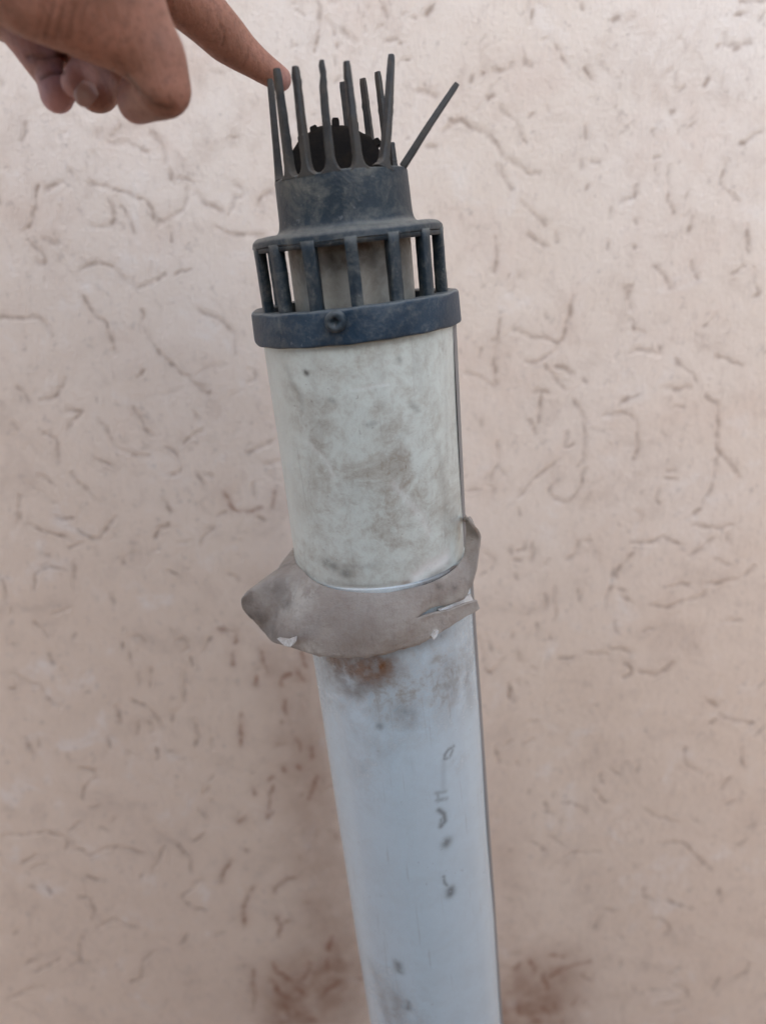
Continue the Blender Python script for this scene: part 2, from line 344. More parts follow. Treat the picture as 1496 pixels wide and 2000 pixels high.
 [(540,650),(555,695)],[(60,720),(60,740)],[(260,750),(340,715)],[(170,790),(235,860)],[(60,890),(75,895)],[(650,860),(670,845),(710,890)],
 [(600,890),(600,910)],[(630,930),(650,990)],[(860,880),(890,860),(925,900),(890,940)],[(930,960),(940,1000)],[(835,820),(860,850)],[(1030,865),(1000,930)],
 [(240,940),(260,1000)],[(100,170),(95,300)]],
 (900, 900, .3984): [
 [(280,230),(290,270)],[(850,250),(890,270),(880,300)],[(310,400),(320,430),(280,440)],[(350,400),(350,490)],[(240,430),(250,460)],[(260,485),(290,490)],
 [(575,400),(560,460),(520,485)],[(615,395),(630,400)],[(430,485),(400,520)],[(110,450),(150,480),(165,530)],[(95,560),(120,545)],[(265,560),(275,580)],
 [(840,400),(930,405),(990,380),(1090,425)],[(850,450),(800,500),(765,540),(755,575)],[(735,620),(710,690),(705,730)],[(775,630),(800,640)],
 [(790,665),(840,685)],[(570,630),(580,700)],[(455,620),(460,700),(455,790)],[(410,660),(420,720)],[(370,800),(375,840)],[(255,850),(255,880)],
 [(325,850),(320,880)],[(430,850),(440,880)],[(185,925),(190,945)],[(85,870),(110,950),(120,1020),(150,1040),(200,1000),(220,960)],[(135,890),(145,950)],
 [(285,940),(290,1000)],[(345,1015),(365,1025)],[(480,965),(540,970)],[(610,940),(720,950)],[(740,925),(800,930),(830,950)],[(790,990),(850,1030),(800,1070)],
 [(870,1040),(940,1050),(1000,1020),(1035,990)],[(890,840),(945,830)],[(1140,910),(1145,915)],[(750,790),(770,850)],[(1110,475),(1170,440),(1240,380)],
 [(1240,480),(1320,520)],[(1300,360),(1320,420)],[(1140,320),(1200,325),(1270,330),(1350,320)],[(1100,290),(1160,250)],[(1010,620),(1110,605)],
 [(1200,600),(1340,590),(1440,520)],[(930,710),(1010,720),(1100,690),(1200,660)],[(1290,790),(1370,785)],[(1200,1170),(1250,1195)],
 [(230,1100),(245,1170)],[(275,1080),(278,1095)],[(1490,1080),(1460,1110)]],
 (400, 0, .3743): [
 [(590,0),(600,60),(595,130),(580,190),(575,280)],[(650,15),(680,12)],[(450,20),(470,15)],[(850,45),(850,55)],[(900,0),(930,40),(950,85)],
 [(1035,75),(1045,70)],[(1085,90),(1100,95)],[(905,150),(925,135)],[(950,215),(1000,205)],[(1015,225),(1025,228)],[(690,235),(690,245)],[(465,240),(485,235)],
 [(1000,335),(1070,300)],[(720,150),(760,220)],[(640,105),(690,180)],[(1145,440),(1150,450)],[(1390,420),(1395,400)],[(1450,390),(1455,380)],[(1470,500),(1480,520)],
 [(1280,630),(1300,640),(1340,625)],[(1240,690),(1280,660)],[(130,715),(180,720)],[(1110,480),(1200,490)],[(1160,70),(1200,20)],[(700,410),(680,430)],
 [(560,600),(575,600)],[(1160,770),(1200,765)],[(480,50),(520,80)]],
}
RUSTY = {
 (400, 1200, .4): [
 [(185,490),(170,560),(185,640)],[(390,420),(390,480)],[(375,520),(378,530)],[(350,640),(395,630)],[(440,600),(455,640),(480,670)],[(520,640),(525,700)],
 [(380,740),(390,770)],[(455,740),(470,765)],[(340,790),(300,820)],[(335,840),(320,900),(305,1000),(340,960)],[(240,850),(245,880)],
 [(550,790),(530,850),(510,900)],[(550,790),(530,850),(510,900)],[(480,880),(470,890)],[(170,1005),(190,1000)],[(640,1080),(645,1095)],[(460,1185),(465,1190)],
 [(205,1150),(210,1155)],[(130,1200),(95,1250),(90,1300)],[(340,1360),(350,1330),(440,1280)],[(490,1410),(510,1410)],[(240,1330),(190,1420),(190,1520)],
 [(350,1480),(370,1520),(355,1580)],[(370,1520),(415,1490)],[(625,1570),(600,1640)],[(625,1570),(600,1640)],[(655,1690),(660,1695)],[(600,1680),(595,1740)],
 [(330,1700),(350,1740),(420,1790),(490,1780),(520,1700)],[(330,1700),(350,1740),(420,1790)],[(320,1770),(370,1850),(420,1880)],[(420,1800),(490,1860)],
 [(570,1870),(600,1830),(665,1790)],[(570,1870),(600,1830),(665,1790)],[(745,1780),(770,1780)],[(450,1940),(460,1960)],[(240,1740),(240,1850)],
 [(380,1900),(420,1960)],[(510,1980),(550,1990)],[(590,2050),(640,2100)],[(400,2060),(440,2120)]],
 (0, 900, .4011): [
 [(1090,150),(1110,200),(1150,250),(1220,245),(1280,220)],[(1340,150),(1320,235)],[(1070,820),(1155,830)],[(1155,840),(1145,900)],[(1135,940),(1135,1000)],
 [(1275,910),(1275,990),(1315,1030)],[(1250,1050),(1250,1095)],[(1410,1040),(1370,1060),(1375,1105)],[(1465,930),(1490,1000)],[(1445,1020),(1475,1065)]],
 (960, 1300, .3583): [
 [(150,1620),(120,1660)],[(150,1620),(120,1660)],[(205,1610),(240,1670)],[(205,1610),(240,1670)],[(310,1580),(400,1590)],[(540,1615),(400,1650),(330,1690)],[(370,1650),(330,1690)],
 [(490,1690),(545,1720)],[(280,1700),(310,1760)],[(330,1830),(340,1870)],[(270,1860),(300,1890)],[(140,1840),(150,1900)],[(220,1920),(260,1945)],
 [(460,1820),(440,1850)],[(500,1830),(500,1837)],[(380,1930),(400,1990)],[(180,1980),(230,2050)]],
}
def to_wall(tile, pts):
    x0, y0, s = tile; r = []
    for x, y in pts:
        p = at_y(x0+s*x, y0+s*y, WALL_Y); r.append((p[0], p[2]))
    return r
def resample(pts, step, wob):
    out = []
    for (a, b) in zip(pts[:-1], pts[1:]):
        n = max(1, int(math.hypot(b[0]-a[0], b[1]-a[1])/step))
        for k in range(n): out.append((a[0]+(b[0]-a[0])*k/n, a[1]+(b[1]-a[1])*k/n))
    out.append(pts[-1]); out = np.array(out)
    if len(out) > 3:
        w_ = RNG.normal(0, wob, out.shape); w_[0] *= .3; out = out+w_
        out[1:-1] = .25*out[:-2]+.5*out[1:-1]+.25*out[2:]
    return out
# grid, dense where the photograph looks, wide steps beyond
xs = np.concatenate([np.linspace(-1.6, -.40, 20, endpoint=False), np.arange(-.40, .40, .00085), np.linspace(.40, 1.6, 21)])
zs = np.concatenate([np.linspace(-1.02, -.56, 12, endpoint=False), np.arange(-.56, .26, .00085), np.linspace(.26, 1.4, 24)])
G = np.zeros((len(xs), len(zs))); RU = np.zeros_like(G); H = np.zeros_like(G)
def splat(arr, pts, wid, amp, hgt=None):
    for i in range(len(pts)-1):
        a, b = pts[i], pts[i+1]
        wl = wid*(.45+1.0*RNG.random()); al = amp*(.25+.75*RNG.random())
        r3 = 3*wl
        i0, i1 = np.searchsorted(xs, [min(a[0], b[0])-r3, max(a[0], b[0])+r3])
        j0, j1 = np.searchsorted(zs, [min(a[1], b[1])-r3, max(a[1], b[1])+r3])
        if i1 <= i0 or j1 <= j0: continue
        X, Z = np.meshgrid(xs[i0:i1], zs[j0:j1], indexing='ij')
        dx, dz = b[0]-a[0], b[1]-a[1]; l2 = dx*dx+dz*dz+1e-12
        t = np.clip(((X-a[0])*dx+(Z-a[1])*dz)/l2, 0, 1)
        d = np.hypot(X-a[0]-t*dx, Z-a[1]-t*dz)
        g = al*np.exp(-(d/wl)**2)
        arr[i0:i1, j0:j1] = np.maximum(arr[i0:i1, j0:j1], g)
        if hgt: H[i0:i1, j0:j1] = np.maximum(H[i0:i1, j0:j1], hgt*np.exp(-(d/(wl*1.15))**2))
for tile, strokes in TILES.items():
    for st in strokes:
        p = resample(to_wall(tile, st), .0020, .00075)
        splat(G, p, .00095, .76, .0010); splat(G, p, .0028, .12)
for tile, strokes in RUSTY.items():
    for st in strokes:
        p = resample(to_wall(tile, st), .0020, .0007)
        splat(G, p, .0009, .42, .0007); splat(RU, p, .0013, .75); splat(RU, p, .0036, .22)
# small pits and short scratches of the same rough coat
for k in range(1500):
    x = RNG.uniform(-.42, .42); z = RNG.uniform(-.58, .28)
    a = RNG.normal(1.0, .55); l = abs(RNG.normal(.0, .0028))+.0004
    wobs = resample([(x, z), (x+l*math.cos(a), z+l*math.sin(a))], .002, .0002)
    splat(G, wobs, .00055+.0005*RNG.random(), .08+.45*RNG.random()**2, .0005)
for k in range(260):      # faint longer worm tracks between the clear ones, also beyond the frame
    x = RNG.uniform(-.42, .42); z = RNG.uniform(-.58, .28); a = RNG.uniform(0, 6.28); pts = [(x, z)]
    for q in range(RNG.integers(2, 7)):
        a += RNG.normal(0, .7); x += .004*math.cos(a); z += .004*math.sin(a); pts.append((x, z))
    splat(G, resample(pts, .0028, .0004), .0010, .20, .0004)
X, Z = np.meshgrid(xs, zs, indexing='ij')
ST = np.zeros_like(G)
for px, py, rx, ry, a in [(600, 1940, 85, 80, .62), (560, 1990, 50, 60, .55), (660, 1900, 70, 60, .35), (1040, 1965, 95, 85, .68), (1000, 2010, 90, 70, .45),
                          (1090, 1900, 60, 40, .25), (620, 1700, 75, 280, .32), (600, 1450, 70, 200, .30), (570, 1290, 60, 70, .20),
                          (985, 1700, 50, 260, .20), (660, 1850, 60, 160, .22), (540, 1130, 60, 90, .08), (120, 1850, 260, 160, .07), (480, 1960, 160, 60, .10)]:
    p = at_y(px, py, WALL_Y); q = at_y(px+rx, py, WALL_Y); s = at_y(px, py+ry, WALL_Y)
    ST = 1-(1-ST)*(1-a*np.exp(-((X-p[0])/(q[0]-p[0]))**2-((Z-p[2])/(s[2]-p[2]))**2))
und = .0009*np.sin(X*41+np.sin(Z*23)*1.3)*np.sin(Z*37+1.1)+.0005*np.sin(X*97+2*np.sin(Z*61))*np.sin(Z*113+.4)
P = np.stack([X, WALL_Y+H*.45+und*.35, Z], -1)
wall = thing('plaster_wall', 'pinkish beige rough plastered wall with brown wormlike grooves behind the pipe', 'wall', (0, WALL_Y, -1.0))
def parent_keep(o, t): o.parent = t; o.matrix_parent_inverse = Matrix.Translation(t.location).inverted()
ws = fast_grid('render_coat', P, PLASTER, None, attrs={'groove': G, 'rust': RU, 'stain': ST}, flip=False)
parent_keep(ws, wall)
bm = bmesh.new(); bmesh.ops.create_cube(bm, size=1, matrix=Matrix.Translation((0, WALL_Y+.08, .19)) @ Matrix.Diagonal((3.2, .14, 2.42, 1)))
me = bpy.data.meshes.new('wall_core'); bm.to_mesh(me); bm.free(); me.materials.append(m_plain('masonry', (.45, .40, .36), .9))
wc = bpy.data.objects.new('wall_core', me); COL.objects.link(wc); parent_keep(wc, wall)

# ------------------------------------------------------------------ ground and an added, unseen low wall that shades the scene
GROUND = m_plain('ground_tile', (.46, .28, .18), .9)
bm = bmesh.new(); bmesh.ops.create_grid(bm, x_segments=8, y_segments=8, size=60, matrix=Matrix.Translation((0, 0, -1.0)))
me = bpy.data.meshes.new('ground'); bm.to_mesh(me); bm.free(); me.materials.append(GROUND)
g = bpy.data.objects.new('ground', me); COL.objects.link(g); g['kind'] = 'structure'
def slab(name, x0, x1, y0, y1, z0, z1, m):
    bm = bmesh.new(); bmesh.ops.create_cube(bm, size=1, matrix=Matrix.Translation(((x0+x1)/2, (y0+y1)/2, (z0+z1)/2)) @ Matrix.Diagonal((x1-x0, y1-y0, z1-z0, 1)))
    bmesh.ops.bevel(bm, geom=bm.edges[:], offset=.01, segments=2, affect='EDGES')
    me = bpy.data.meshes.new(name); bm.to_mesh(me); bm.free(); me.materials.append(m)
    o = bpy.data.objects.new(name, me); COL.objects.link(o); o['kind'] = 'structure'; return o
slab('added_shade_parapet', -.95, .95, -1.15, -.98, -1.0, .22, m_plain('shade_parapet_render', (.46, .29, .19), .9))

# ------------------------------------------------------------------ the pipe
R1, R2, RI = .0315, .0312, .0195
z_sleeve_top = zfront(690, 655, .0322); z_sleeve_bot = zfront(705, 1153, R1)
pipe = thing('white_pipe', 'dirty white plastic pipe leaning upright in front of the plastered wall', 'pipe', (0, 0, -1.0))
KEYS = ('dirt', 'rust', 'mark', 'chip', 'brown')
def blob_fields(AZ, ZZ, r, base, blobs, lines):
    A = {k: np.zeros_like(AZ) for k in KEYS}
    A['dirt'] += base
    for kind, px, py, rx, ry, amp in blobs:
        a0, z0 = on_cyl(px, py, r); a1, _ = on_cyl(px+rx, py, r); _, z1 = on_cyl(px, py+ry, r)
        sa = max(abs(a1-a0), .01); sz = max(abs(z1-z0), 1e-4)
        g_ = amp*np.exp(-((AZ-a0)/sa)**2-((ZZ-z0)/sz)**2)
        A[kind] = 1-(1-np.clip(A[kind], 0, 1))*(1-g_) if amp > 0 else A[kind]*(1+g_)
    for kind, pts, wpx, amp in lines:
        q = [on_cyl(x, y, r) for x, y in pts]; ww = wpx*.00018
        for (a, b) in zip(q[:-1], q[1:]):
            ax, az_ = a[0]*r, a[1]; bx, bz = b[0]*r, b[1]
            dx, dz = bx-ax, bz-az_; t = np.clip(((AZ*r-ax)*dx+(ZZ-az_)*dz)/(dx*dx+dz*dz+1e-12), 0, 1)
            d = np.hypot(AZ*r-ax-t*dx, ZZ-az_-t*dz)
            A[kind] = np.maximum(A[kind], amp*np.exp(-(d/ww)**2))
    return A
def tube(name, r, z0, z1, nz, m, base, blobs, lines, wob=.00015, na=420, th=.0018, lip=.0004, taper=False):
    az = np.concatenate([np.linspace(-math.pi, -1.7, 30, endpoint=False), np.linspace(-1.7, 1.7, na), np.linspace(1.7, math.pi, 31)[1:-1]])
    zz = np.linspace(z0, z1, nz) if not isinstance(z0, np.ndarray) else z0
    AZ, ZZ = np.meshgrid(az, zz, indexing='ij')
    tp = np.clip((ZZ-z_sleeve_bot)/(z_sleeve_top-z_sleeve_bot), 0, 1) if taper else np.ones_like(ZZ)
    A = blob_fields(AZ, ZZ, r, base(AZ, ZZ) if callable(base) else base, blobs, lines)
    RR = r-.0007*(1-tp)+wob*np.sin(AZ*3+ZZ*40)+wob*.7*np.sin(AZ*5-ZZ*70+1)-.0004*A['chip']
    # rims: outer edge rounded in, then the wall thickness and the bore
    rows = [(RR, ZZ, A)]
    def pack(Rr, Zr): return np.stack([Rr*np.sin(AZ[:, :1]), -Rr*np.cos(AZ[:, :1]), Zr], -1)
    body = np.stack([RR*np.sin(AZ), -RR*np.cos(AZ), ZZ], -1); body[..., 0] -= .0010*(1-tp)
    e_dx = -.0010*(1-tp[:, :1]) if taper else 0
    s = 1 if zz[-1] > zz[0] else -1
    e0 = [pack(RR[:, :1]-th, ZZ[:, :1]+s*.012), pack(RR[:, :1]-th, ZZ[:, :1]-s*lip*.6), pack(RR[:, :1]-lip, ZZ[:, :1]-s*lip)]
    e1 = [pack(RR[:, -1:]-lip, ZZ[:, -1:]+s*lip), pack(RR[:, -1:]-th, ZZ[:, -1:]+s*lip*.6), pack(RR[:, -1:]-th, ZZ[:, -1:]-s*.012)]
    if taper:
        for e_ in e0: e_[..., 0] += e_dx
    Pq = np.concatenate(e0+[body]+e1, 1)
    At = {k: np.concatenate([np.repeat(v[:, :1], 3, 1), v, np.repeat(v[:, -1:], 3, 1)], 1) for k, v in A.items()}
    o = fast_grid(name, Pq, m, None, wrap=True, attrs=At); parent_keep(o, pipe); return o
sl_blobs = [('dirt', 640, 870, 60, 90, .5), ('dirt', 720, 960, 80, 60, .45), ('dirt', 790, 830, 60, 110, .45), ('dirt', 700, 1020, 120, 60, .5),
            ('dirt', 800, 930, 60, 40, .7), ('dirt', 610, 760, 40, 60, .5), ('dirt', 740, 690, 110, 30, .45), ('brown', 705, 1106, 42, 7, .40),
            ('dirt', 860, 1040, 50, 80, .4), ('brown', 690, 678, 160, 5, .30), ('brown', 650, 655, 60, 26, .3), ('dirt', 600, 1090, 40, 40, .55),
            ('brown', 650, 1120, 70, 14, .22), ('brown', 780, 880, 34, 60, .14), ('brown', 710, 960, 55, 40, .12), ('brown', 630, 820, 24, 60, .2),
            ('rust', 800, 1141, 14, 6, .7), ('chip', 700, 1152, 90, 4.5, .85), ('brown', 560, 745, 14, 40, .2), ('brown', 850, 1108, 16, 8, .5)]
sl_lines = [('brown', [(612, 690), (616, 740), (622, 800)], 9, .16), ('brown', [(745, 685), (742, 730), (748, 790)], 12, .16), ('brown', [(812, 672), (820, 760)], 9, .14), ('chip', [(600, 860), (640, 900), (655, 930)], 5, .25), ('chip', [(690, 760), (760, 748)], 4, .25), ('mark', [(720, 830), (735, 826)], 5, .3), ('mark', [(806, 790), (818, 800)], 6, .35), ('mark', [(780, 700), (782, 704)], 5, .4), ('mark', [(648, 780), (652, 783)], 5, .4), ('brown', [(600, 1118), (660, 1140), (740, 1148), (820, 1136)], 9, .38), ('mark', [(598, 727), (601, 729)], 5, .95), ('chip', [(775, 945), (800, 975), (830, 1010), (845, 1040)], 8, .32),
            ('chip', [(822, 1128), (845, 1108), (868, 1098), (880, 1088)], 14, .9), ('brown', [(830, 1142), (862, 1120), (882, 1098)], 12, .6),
            ('mark', [(560, 720), (572, 750), (590, 775), (592, 800)], 7, .22), ('mark', [(640, 1100), (655, 1108)], 10, .55), ('mark', [(676, 1122), (681, 1122)], 10, .5),
            ('brown', [(870, 660), (880, 900)], 8, .15), ('brown', [(860, 870), (880, 1000)], 10, .2)]
tube('upper_sleeve', R1, z_sleeve_bot, z_sleeve_top, 420, PVC2, lambda A, Z: .44+.22*np.exp(-((A-.05)/.6)**2)-.30*np.exp(-((A+1.15)/.3)**2), sl_blobs, sl_lines, .00020, taper=True)  # dirt thinned at the left edge to paint in the skylight there
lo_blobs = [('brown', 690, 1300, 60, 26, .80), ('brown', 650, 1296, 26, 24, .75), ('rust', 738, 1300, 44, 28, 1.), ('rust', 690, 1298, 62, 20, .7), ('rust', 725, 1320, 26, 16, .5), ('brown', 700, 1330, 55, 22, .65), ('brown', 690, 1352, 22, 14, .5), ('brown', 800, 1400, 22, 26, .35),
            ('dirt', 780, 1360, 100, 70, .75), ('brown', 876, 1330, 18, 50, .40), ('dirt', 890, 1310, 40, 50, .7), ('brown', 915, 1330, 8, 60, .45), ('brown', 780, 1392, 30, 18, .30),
            ('dirt', 715, 1500, 40, 60, .3), ('brown', 778, 1960, 14, 34, .35), ('dirt', 765, 1970, 60, 60, .6), ('brown', 845, 1250, 50, 14, .4), ('dirt', 900, 1490, 14, 20, .5),
            ('chip', 690, 1157, 90, 8, .9), ('brown', 830, 1142, 40, 12, .95), ('brown', 885, 1112, 24, 26, .95), ('brown', 600, 1130, 30, 18, .8), ('brown', 905, 1090, 10, 30, .9)]
lo_lines = [('mark', [(886, 1458), (876, 1464), (869, 1474), (868, 1482)], 4, .6), ('mark', [(884, 1466), (878, 1480), (869, 1483)], 4, .5), ('mark', [(866, 1485), (866, 1545)], 7, .16), ('mark', [(852, 1549), (870, 1546)], 5, .35), ('mark', [(853, 1563), (872, 1560)], 5, .42), ('mark', [(855, 1548), (856, 1566)], 4, .35), ('mark', [(857, 1582), (867, 1590), (869, 1604), (861, 1614)], 6, .65), ('mark', [(862, 1600), (860, 1612)], 5, .5),
            ('mark', [(873, 1644), (871, 1648)], 12, .65), ('mark', [(866, 1712), (868, 1724), (873, 1729)], 4, .55), ('mark', [(880, 1738), (879, 1745)], 12, .72),
            ('mark', [(777, 1884), (780, 1896)], 11, .6), ('mark', [(797, 1958), (797, 1970)], 8, .5), ('mark', [(742, 1418), (741, 1420)], 8, .5),
            ('brown', [(725, 1880), (745, 1940), (762, 2010)], 16, .22), ('brown', [(700, 1430), (740, 1470)], 20, .10)]
z_lo_top = z_sleeve_bot-.0001; zv = np.concatenate([np.linspace(z_lo_top, -.34, 620), np.linspace(-.345, -1.0, 30)])
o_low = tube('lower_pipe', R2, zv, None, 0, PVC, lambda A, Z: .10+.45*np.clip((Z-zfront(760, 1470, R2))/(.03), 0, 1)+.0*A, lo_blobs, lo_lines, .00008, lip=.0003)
# the overlapping far edge that runs down the right side as a thin grey line
def seam(r, z0, z1, name, up=False):
    nz = 60; zz = np.linspace(z0, z1, nz); P_ = []
    for (a, rr) in [(1.27, r+.0001), (1.30, r+.0006), (1.36, r+.0008), (1.6, r+.0009), (2.2, r+.0008), (2.24, r-.0004)]:
        P_.append([(lambda q, t: (q[0]-.0010*(1-t), q[1], q[2]))(cyl(a+.004*math.sin(z*60), rr-(.0007*(1-(z-z0)/(z1-z0)) if up else 0), z), (z-z0)/(z1-z0) if up else 1.) for z in zz])
    o = fast_grid(name, np.array(P_), m_plain('seam_grey', (.30, .28, .26), .6), None); parent_keep(o, pipe); return o
seam(R1, z_sleeve_bot+.002, z_sleeve_top-.001, 'overlap_edge', True); seam(R2, -1.0, z_sleeve_bot-.012, 'overlap_edge')
# narrower white tube standing inside the slotted cap
z_sh = zfront(660, 446, .0206)
azl = np.linspace(-math.pi, math.pi, 120, endpoint=False)
tube('inner_tube', RI, zfront(690, 655, RI), z_sh-.001, 120, PVC3, .5,
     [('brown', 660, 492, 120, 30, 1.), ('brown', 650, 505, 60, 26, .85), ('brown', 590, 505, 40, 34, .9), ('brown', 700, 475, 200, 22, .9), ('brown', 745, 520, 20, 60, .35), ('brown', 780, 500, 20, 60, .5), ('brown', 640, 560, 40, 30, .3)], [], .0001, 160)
ring = lathe('closing_ring', [(RI-.001, z_sleeve_top-.002), (R1-.0012, z_sleeve_top-.002), (R1-.0012, z_sleeve_top-.004), (RI-.001, z_sleeve_top-.004)], DARK, None); parent_keep(ring, pipe)

# ------------------------------------------------------------------ slotted vent cap
zb = zfront(655, 333, .0197)          # bottom of the crown slots
z_sl = zfront(700, 464, .0298)        # top of the cage slots
z_ct = zfront(690, 601, .0336); z_cb = zfront(690, 673, .0336)
cap = thing('vent_cap', 'weathered navy blue plastic vent cap with upright prongs, fitted on top of the white pipe', 'vent cap', (0, 0, z_cb))
zso = zfront(688, 458, .0298)
prof = [(.0204, zb+.0002), (.0206, zb-.006), (.0208, z_sh+.003), (.0214, z_sh+.0008), (.0235, z_sh-.0004), (.0285, zso+.0022), (.0300, zso+.0008), (.0302, zso-.0006), (.0302, z_sl),
        (.0278, z_sl), (.0278, zso-.0002), (.0220, z_sh-.0030), (.0180, z_sh-.002), (.0182, z_sh+.004), (.0182, zb)]
prof = fillet(prof, [.0006, .002, .002, .001, .001, .0012, .0005, .0003, .0004, .0003, .0008, .002, .002, .002, .0005], 3)
def jn(az, r, z, j): return r+.00012*np.sin(az*4+j*.2), z+.00010*np.sin(az*7+1)
n_o = lathe('neck_and_shoulder', prof, BLUE, None, 220, jn); parent_keep(n_o, cap)
# recessed lintels between the bars just under the shoulder edge
NB = 15; bar_az = [math.radians(1.5+24*k) for k in range(NB)]
bar_mesh = None
def bar_geo(w_out, w_in, r0, r1, z0, z1, nseg=8):
    V = []; 
    for k in range(nseg+1):
        z = z0+(z1-z0)*k/nseg; 
        fl = 1+.05*max(0, 1-abs(z-z0)/.002)**2+.10*max(0, 1-abs(z1-z)/.0015)**2
        a1 = w_out*fl/r1/2; a0 = w_in*fl/r0/2; e = .00022
        for (a, r) in [(-a0, r0), (-a1, r1-e), (-a1+e/r1, r1), (0, r1+.00015), (a1-e/r1, r1), (a1, r1-e), (a0, r0)]:
            V.append(cyl(a+random.gauss(0, .0016), r+random.gauss(0, .00004), z))
    Fc = []
    for k in range(nseg):
        for q in range(7):
            a = k*7+q; b = k*7+(q+1) % 7; Fc.append((a, b, b+7, a+7))
    Fc.append(tuple(range(6, -1, -1))); Fc.append(tuple(range(nseg*7, nseg*7+7)))
    return V, Fc
for k, a in enumerate(bar_az):
    V, Fc = bar_geo(.0037+random.uniform(-.0003, .0003),  .0035, .0274, .0303, z_ct-.004, z_sl+.0006)
    ca, sa = math.cos(a), math.sin(a)
    V = [(x*ca-y*sa, x*sa+y*ca, z) for x, y, z in V]
    o = mesh_obj('slot_bar', V, Fc, BLUE); parent_keep(o, cap)
for k, a in enumerate(bar_az):         # thin lintel, set back a little, in each gap
    P_ = []
    for t in np.linspace(0, 1, 7):
        aa = a+math.radians(24)*t
        P_.append([cyl(aa, .0299, z_sl-.0001), cyl(aa, .0299, z_sl-.0014), cyl(aa, .0278, z_sl-.0014), cyl(aa, .0278, z_sl-.0001)])
    o = fast_grid('slot_lintel', np.array(P_), BLUE); parent_keep(o, cap)
# collar
prof = fillet([(.0336, z_ct), (.0339, z_cb), (.0318, z_cb), (.0318, z_cb+.004), (.0270, z_cb+.0045), (.0270, z_ct-.0002)], [.0011, .0009, .0002, .0001, .0003, .0005], 4)
def jc(az, r, z, j):
    chip = np.exp(-((np.angle(np.exp(1j*(az+1.45))))/.05)**2)*(z < z_cb+.0012)
    return r+.00016*np.sin(az*3+.5)+.0001*np.sin(az*11+j), z+.0011*chip+.00022*np.sin(az*2+.4)+.00008*np.sin(az*17)
co_ = lathe('collar', prof, NAVY, None, 300, jc); parent_keep(co_, cap)
# screw in the collar
sa_, sz_ = on_cyl(656, 628, .0340)
bm = bmesh.new(); prof_s = [(0, .0004), (.0008, .0009), (.0016, .0020), (.0026, .0019), (.0031, .0012), (.0032, -.0006)]
nn = 28; rings = []
for r, h in prof_s:
    if r == 0: rings.append([bm.verts.new((0, 0, h))]); continue
    rings.append([bm.verts.new((r*math.cos(2*math.pi*k/nn), r*math.sin(2*math.pi*k/nn), h-(.0007 if (r < .0012 and k % 7 == 0) else 0))) for k in range(nn)])
for k in range(nn): bm.faces.new((rings[0][0], rings[1][k], rings[1][(k+1) % nn]))
for a, b in zip(rings[1:-1], rings[2:]):
    for k in range(nn): bm.faces.new((a[k], b[k], b[(k+1) % nn], a[(k+1) % nn]))
bmesh.ops.recalc_face_normals(bm, faces=bm.faces)
me = bpy.data.meshes.new('screw'); bm.to_mesh(me); bm.free(); me.materials.append(m_blue('screw_plastic', (.010, .026, .040), (.13, .14, .135), .42, .7))
me.polygons.foreach_set('use_smooth', [True]*len(me.polygons))
sc_ = bpy.data.objects.new('screw', me); COL.objects.link(sc_)
n_ = Vector((math.sin(sa_), -math.cos(sa_), 0)); q_ = n_.to_track_quat('Z', 'Y')
sc_.parent = cap; sc_.matrix_parent_inverse = Matrix.Translation(cap.location).inverted()
sc_.matrix_basis = Matrix.Translation(Vector(cyl(sa_, .0338, sz_))) @ q_.to_matrix().to_4x4()
# small raised lug above the screw
V, Fc = bar_geo(.0016, .0016, .0334, .0342, sz_+.0030, z_ct-.0003, 3)
V = [(x*math.cos(sa_)-y*math.sin(sa_), x*math.sin(sa_)+y*math.cos(sa_), z) for x, y, z in V]
o = mesh_obj('lug', V, Fc, NAVY); parent_keep(o, cap)

